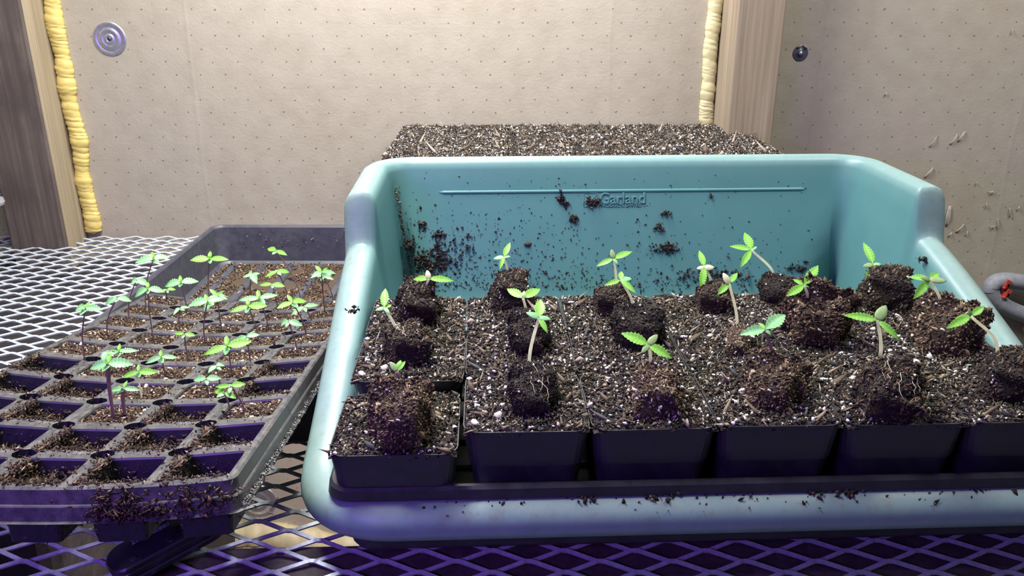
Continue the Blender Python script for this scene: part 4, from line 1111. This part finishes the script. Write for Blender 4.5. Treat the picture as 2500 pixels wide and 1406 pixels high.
for a in ((2268, 358, 2285, 333, .0022), (2318, 352, 2336, 328, .0028), (2338, 345, 2355, 320, .0034), (2255, 433, 2276, 408, .0030), (2308, 552, 2316, 502, .0075), (2313, 575, 2322, 566, .0022),
          (2332, 566, 2352, 546, .0022), (2355, 574, 2361, 562, .0014), (2433, 556, 2435, 532, .0016), (2464, 530, 2463, 506, .0022), (2480, 511, 2487, 503, .0018), (2405, 508, 2407, 494, .0014),
          (2380, 448, 2384, 444, .002), (2412, 468, 2426, 466, .0014), (2415, 553, 2428, 549, .0010), (2466, 84, 2470, 70, .0012), (2158, 232, 2165, 226, .0022), (1944, 116, 1958, 108, .0020), (1960, 109, 1972, 116, .0018)):
    sliver(*a)
# foam squeezed out along the foot of the wall
def blob_bead(pts, wid, seed, label):
    path = []
    for i in range(len(pts)-1):
        for k in range(14): path.append(pts[i].lerp(pts[i+1], k/14))
    path.append(pts[-1]); return foam_bead('foam_bead', path, wid, M['foam_pale'], label, seed, sq=0.9)
pl = lambda x, y: at(x, y, y=WY-0.004)
blob_bead([pl(390, 1300), pl(470, 1318), pl(560, 1305), pl(650, 1296), pl(740, 1310), pl(840, 1322), pl(960, 1330)], 0.024, 21, 'cream foam squeezed out along the foot of the wall')
blob_bead([pl(697, 1300), pl(706, 1322), pl(712, 1345)], 0.013, 22, 'finger of cream foam drooping over the sole plate')
blob_bead([pl(590, 1330), pl(606, 1348), pl(618, 1356)], 0.020, 23, 'lump of yellowish foam lying on the sole plate')

# ------------------------------------------------------------------ black folding tool on the mesh
ta = at(290, 1385, z=0.012); tb = at(520, 1262, z=0.030)
tl = empty('folding_tool', (ta+tb)/2); tag(tl, 'black folded hand tool lying on the mesh under the cell insert', 'tool')
d = (tb-ta); L = d.length; u = d.normalized(); s = u.cross(Vector((0, -0.25, 1))).normalized(); up = s.cross(u).normalized()
tl.rotation_mode = 'QUATERNION'; tl.rotation_quaternion = Matrix((u, -s, up)).transposed().to_quaternion()
def slab(hx, hy, z0, z1, bev, name, mat):
    out = rrect(hx, hy, hy*0.92, 10); rings = []
    for k, z in ((1-bev/hy, z0), (1, z0+bev), (1, z1-bev), (1-bev/hy, z1)):
        rings.append([Vector((x-(1-k)*hy*(1 if x > 0 else -1), y*k, z)) for x, y in out])
    V, Fc = loft(rings, True, True); return mesh(name, V, Fc, mat, False)
for z0, z1, k in ((-0.0105, -0.0045, 1.0), (-0.0042, 0.0022, 0.95), (0.0025, 0.0085, 1.0)):
    obj('handle_scale', slab(L/2+0.006, 0.0135*k, z0, z1, 0.0012, 'handle_scale', M['black_tool']), tl)
for x, y in ((-L/2+0.012, -0.007), (0.004, -0.008)):
    V, Fc = lathe([(.0026, .0080), (.0026, .0091), (.0020, .0095), (.0008, .0090), (.0001, .0090)], 16); obj('rivet', mesh('rivet', V, Fc, M['black_tool'], True), tl, (x, y, 0))
me = text_mesh('Z0129980880', 0.0052, 0.00005, M['print_grey']); o = obj('printed_marks', me, tl, (-L/2+0.014, 0.0055, 0.0086)); o.scale = (0.95, 1, 1); tag(o, 'tiny worn grey printed number')

# ------------------------------------------------------------------ grey handle at the right edge, clear container at the left edge
hc = at(2492, 742, y=1.340)
hd = empty('grey_grip_tool', (hc.x, hc.y, 0.0)); tag(hd, 'grey loop-handled tool with red clips against the wall right of the tub', 'tool')
loopp = []
def hp(px, py): p = at(px, py, y=1.340); return Vector((p.x-hc.x, 0, p.z))
ctr = [(2418, 708), (2428, 690), (2452, 684), (2490, 688), (2540, 697), (2590, 715), (2610, 745), (2590, 775), (2540, 778), (2500, 768), (2462, 752), (2434, 735)]
m_ = len(ctr); path = []
for i in range(m_):
    p0, p1, p2, p3 = [Vector((*ctr[(i+k) % m_], 0)) for k in (-1, 0, 1, 2)]
    for k in range(6):
        t = k/6; q = 0.5*((2*p1)+(p2-p0)*t+(2*p0-5*p1+4*p2-p3)*t*t+(3*p1-p0-3*p2+p3)*t**3); path.append(hp(q.x, q.y))
path.append(path[0].copy())
V, Fc = tube(path, 0.0138, 12, False); obj('grip_loop', mesh('grip_loop', V, Fc, M['handle'], True), hd)
cxm = sum(p.x for p in path)/len(path); czm = sum(p.z for p in path)/len(path)
inner = [Vector((0.76*(p.x-cxm)+cxm+0.004, p.y-0.001, 0.70*(p.z-czm)+czm)) for p in path]
V, Fc = tube(inner, 0.0045, 8, False); obj('inlay', mesh('inlay', V, Fc, M['handle_pale'], True), hd)
for cx, cy in ((2448, 688), (2448, 711)):
    q = hp(cx, cy)+Vector((0, -0.0110, 0)); bm = bmesh.new()
    for dx, dz, sx, sz, rr in ((0, 0, .0042, .0050, .3), (.0018, .0040, .0050, .0022, .5), (-.0020, -.0036, .0040, .0022, -.4), (.0010, -.0010, .0022, .0040, 0)):
        g = bmesh.ops.create_cube(bm, size=1)
        for v in g['verts']: v.co = Matrix.Rotation(rr, 3, 'Y') @ Vector((v.co.x*sx*2, v.co.y*.010, v.co.z*sz*2))*0.95+Vector((dx, 0, dz))*1.4
    bmesh.ops.bevel(bm, geom=bm.edges[:], offset=.0006, segments=1, affect='EDGES'); obj('red_clip', bm_mesh('red_clip', bm, M['red']), hd, q)
f0 = hp(2425, 712); V, Fc = tube([f0+Vector((-.014, .006, -.004)), f0+Vector((-.006, .004, 0)), f0+Vector((.006, .002, .002))], [.009, .013, .012], 12); obj('pale_tang', mesh('pale_tang', V, Fc, M['handle_pale'], True), hd)
V, Fc = tube([hp(2500, 800)+Vector((0, -.004, 0)), hp(2560, 808)+Vector((0, -.004, 0)), hp(2620, 800)], [.006, .006, .005], 10); obj('lower_jaw', mesh('lower_jaw', V, Fc, M['handle_pale'], True), hd)

cp = at(22, 478, y=1.27)
ct = empty('clear_container', (cp.x-0.155, 1.19, 0.0)); tag(ct, 'clear plastic container at the left edge beside the dark stud', 'container')
rings = []; hz = cp.z
for hx_, hy_, z, r in ((.105, .05, .0006, .012), (.118, .062, hz-.012, .014), (.120, .064, hz-.012, .014), (.154, .078, hz-.010, .016), (.155, .079, hz-.006, .016), (.154, .078, hz, .016), (.120, .064, hz, .014), (.117, .061, hz-.002, .013), (.104, .049, .002, .011)):
    rings.append([Vector((x, y, z)) for x, y in rrect(hx_, hy_, r, 5)])
V, Fc = loft(rings, True, True); obj('container_body', mesh('container_body', V, Fc, M['clear']), ct)
V, Fc = loft([[Vector((x, y, z)) for x, y in rrect(a, b, .016, 5)] for a, b, z in ((.150, .074, hz+.0005), (.152, .076, hz+.006), (.146, .070, hz+.009))], True, True); obj('lid', mesh('lid', V, Fc, M['clear']), ct)
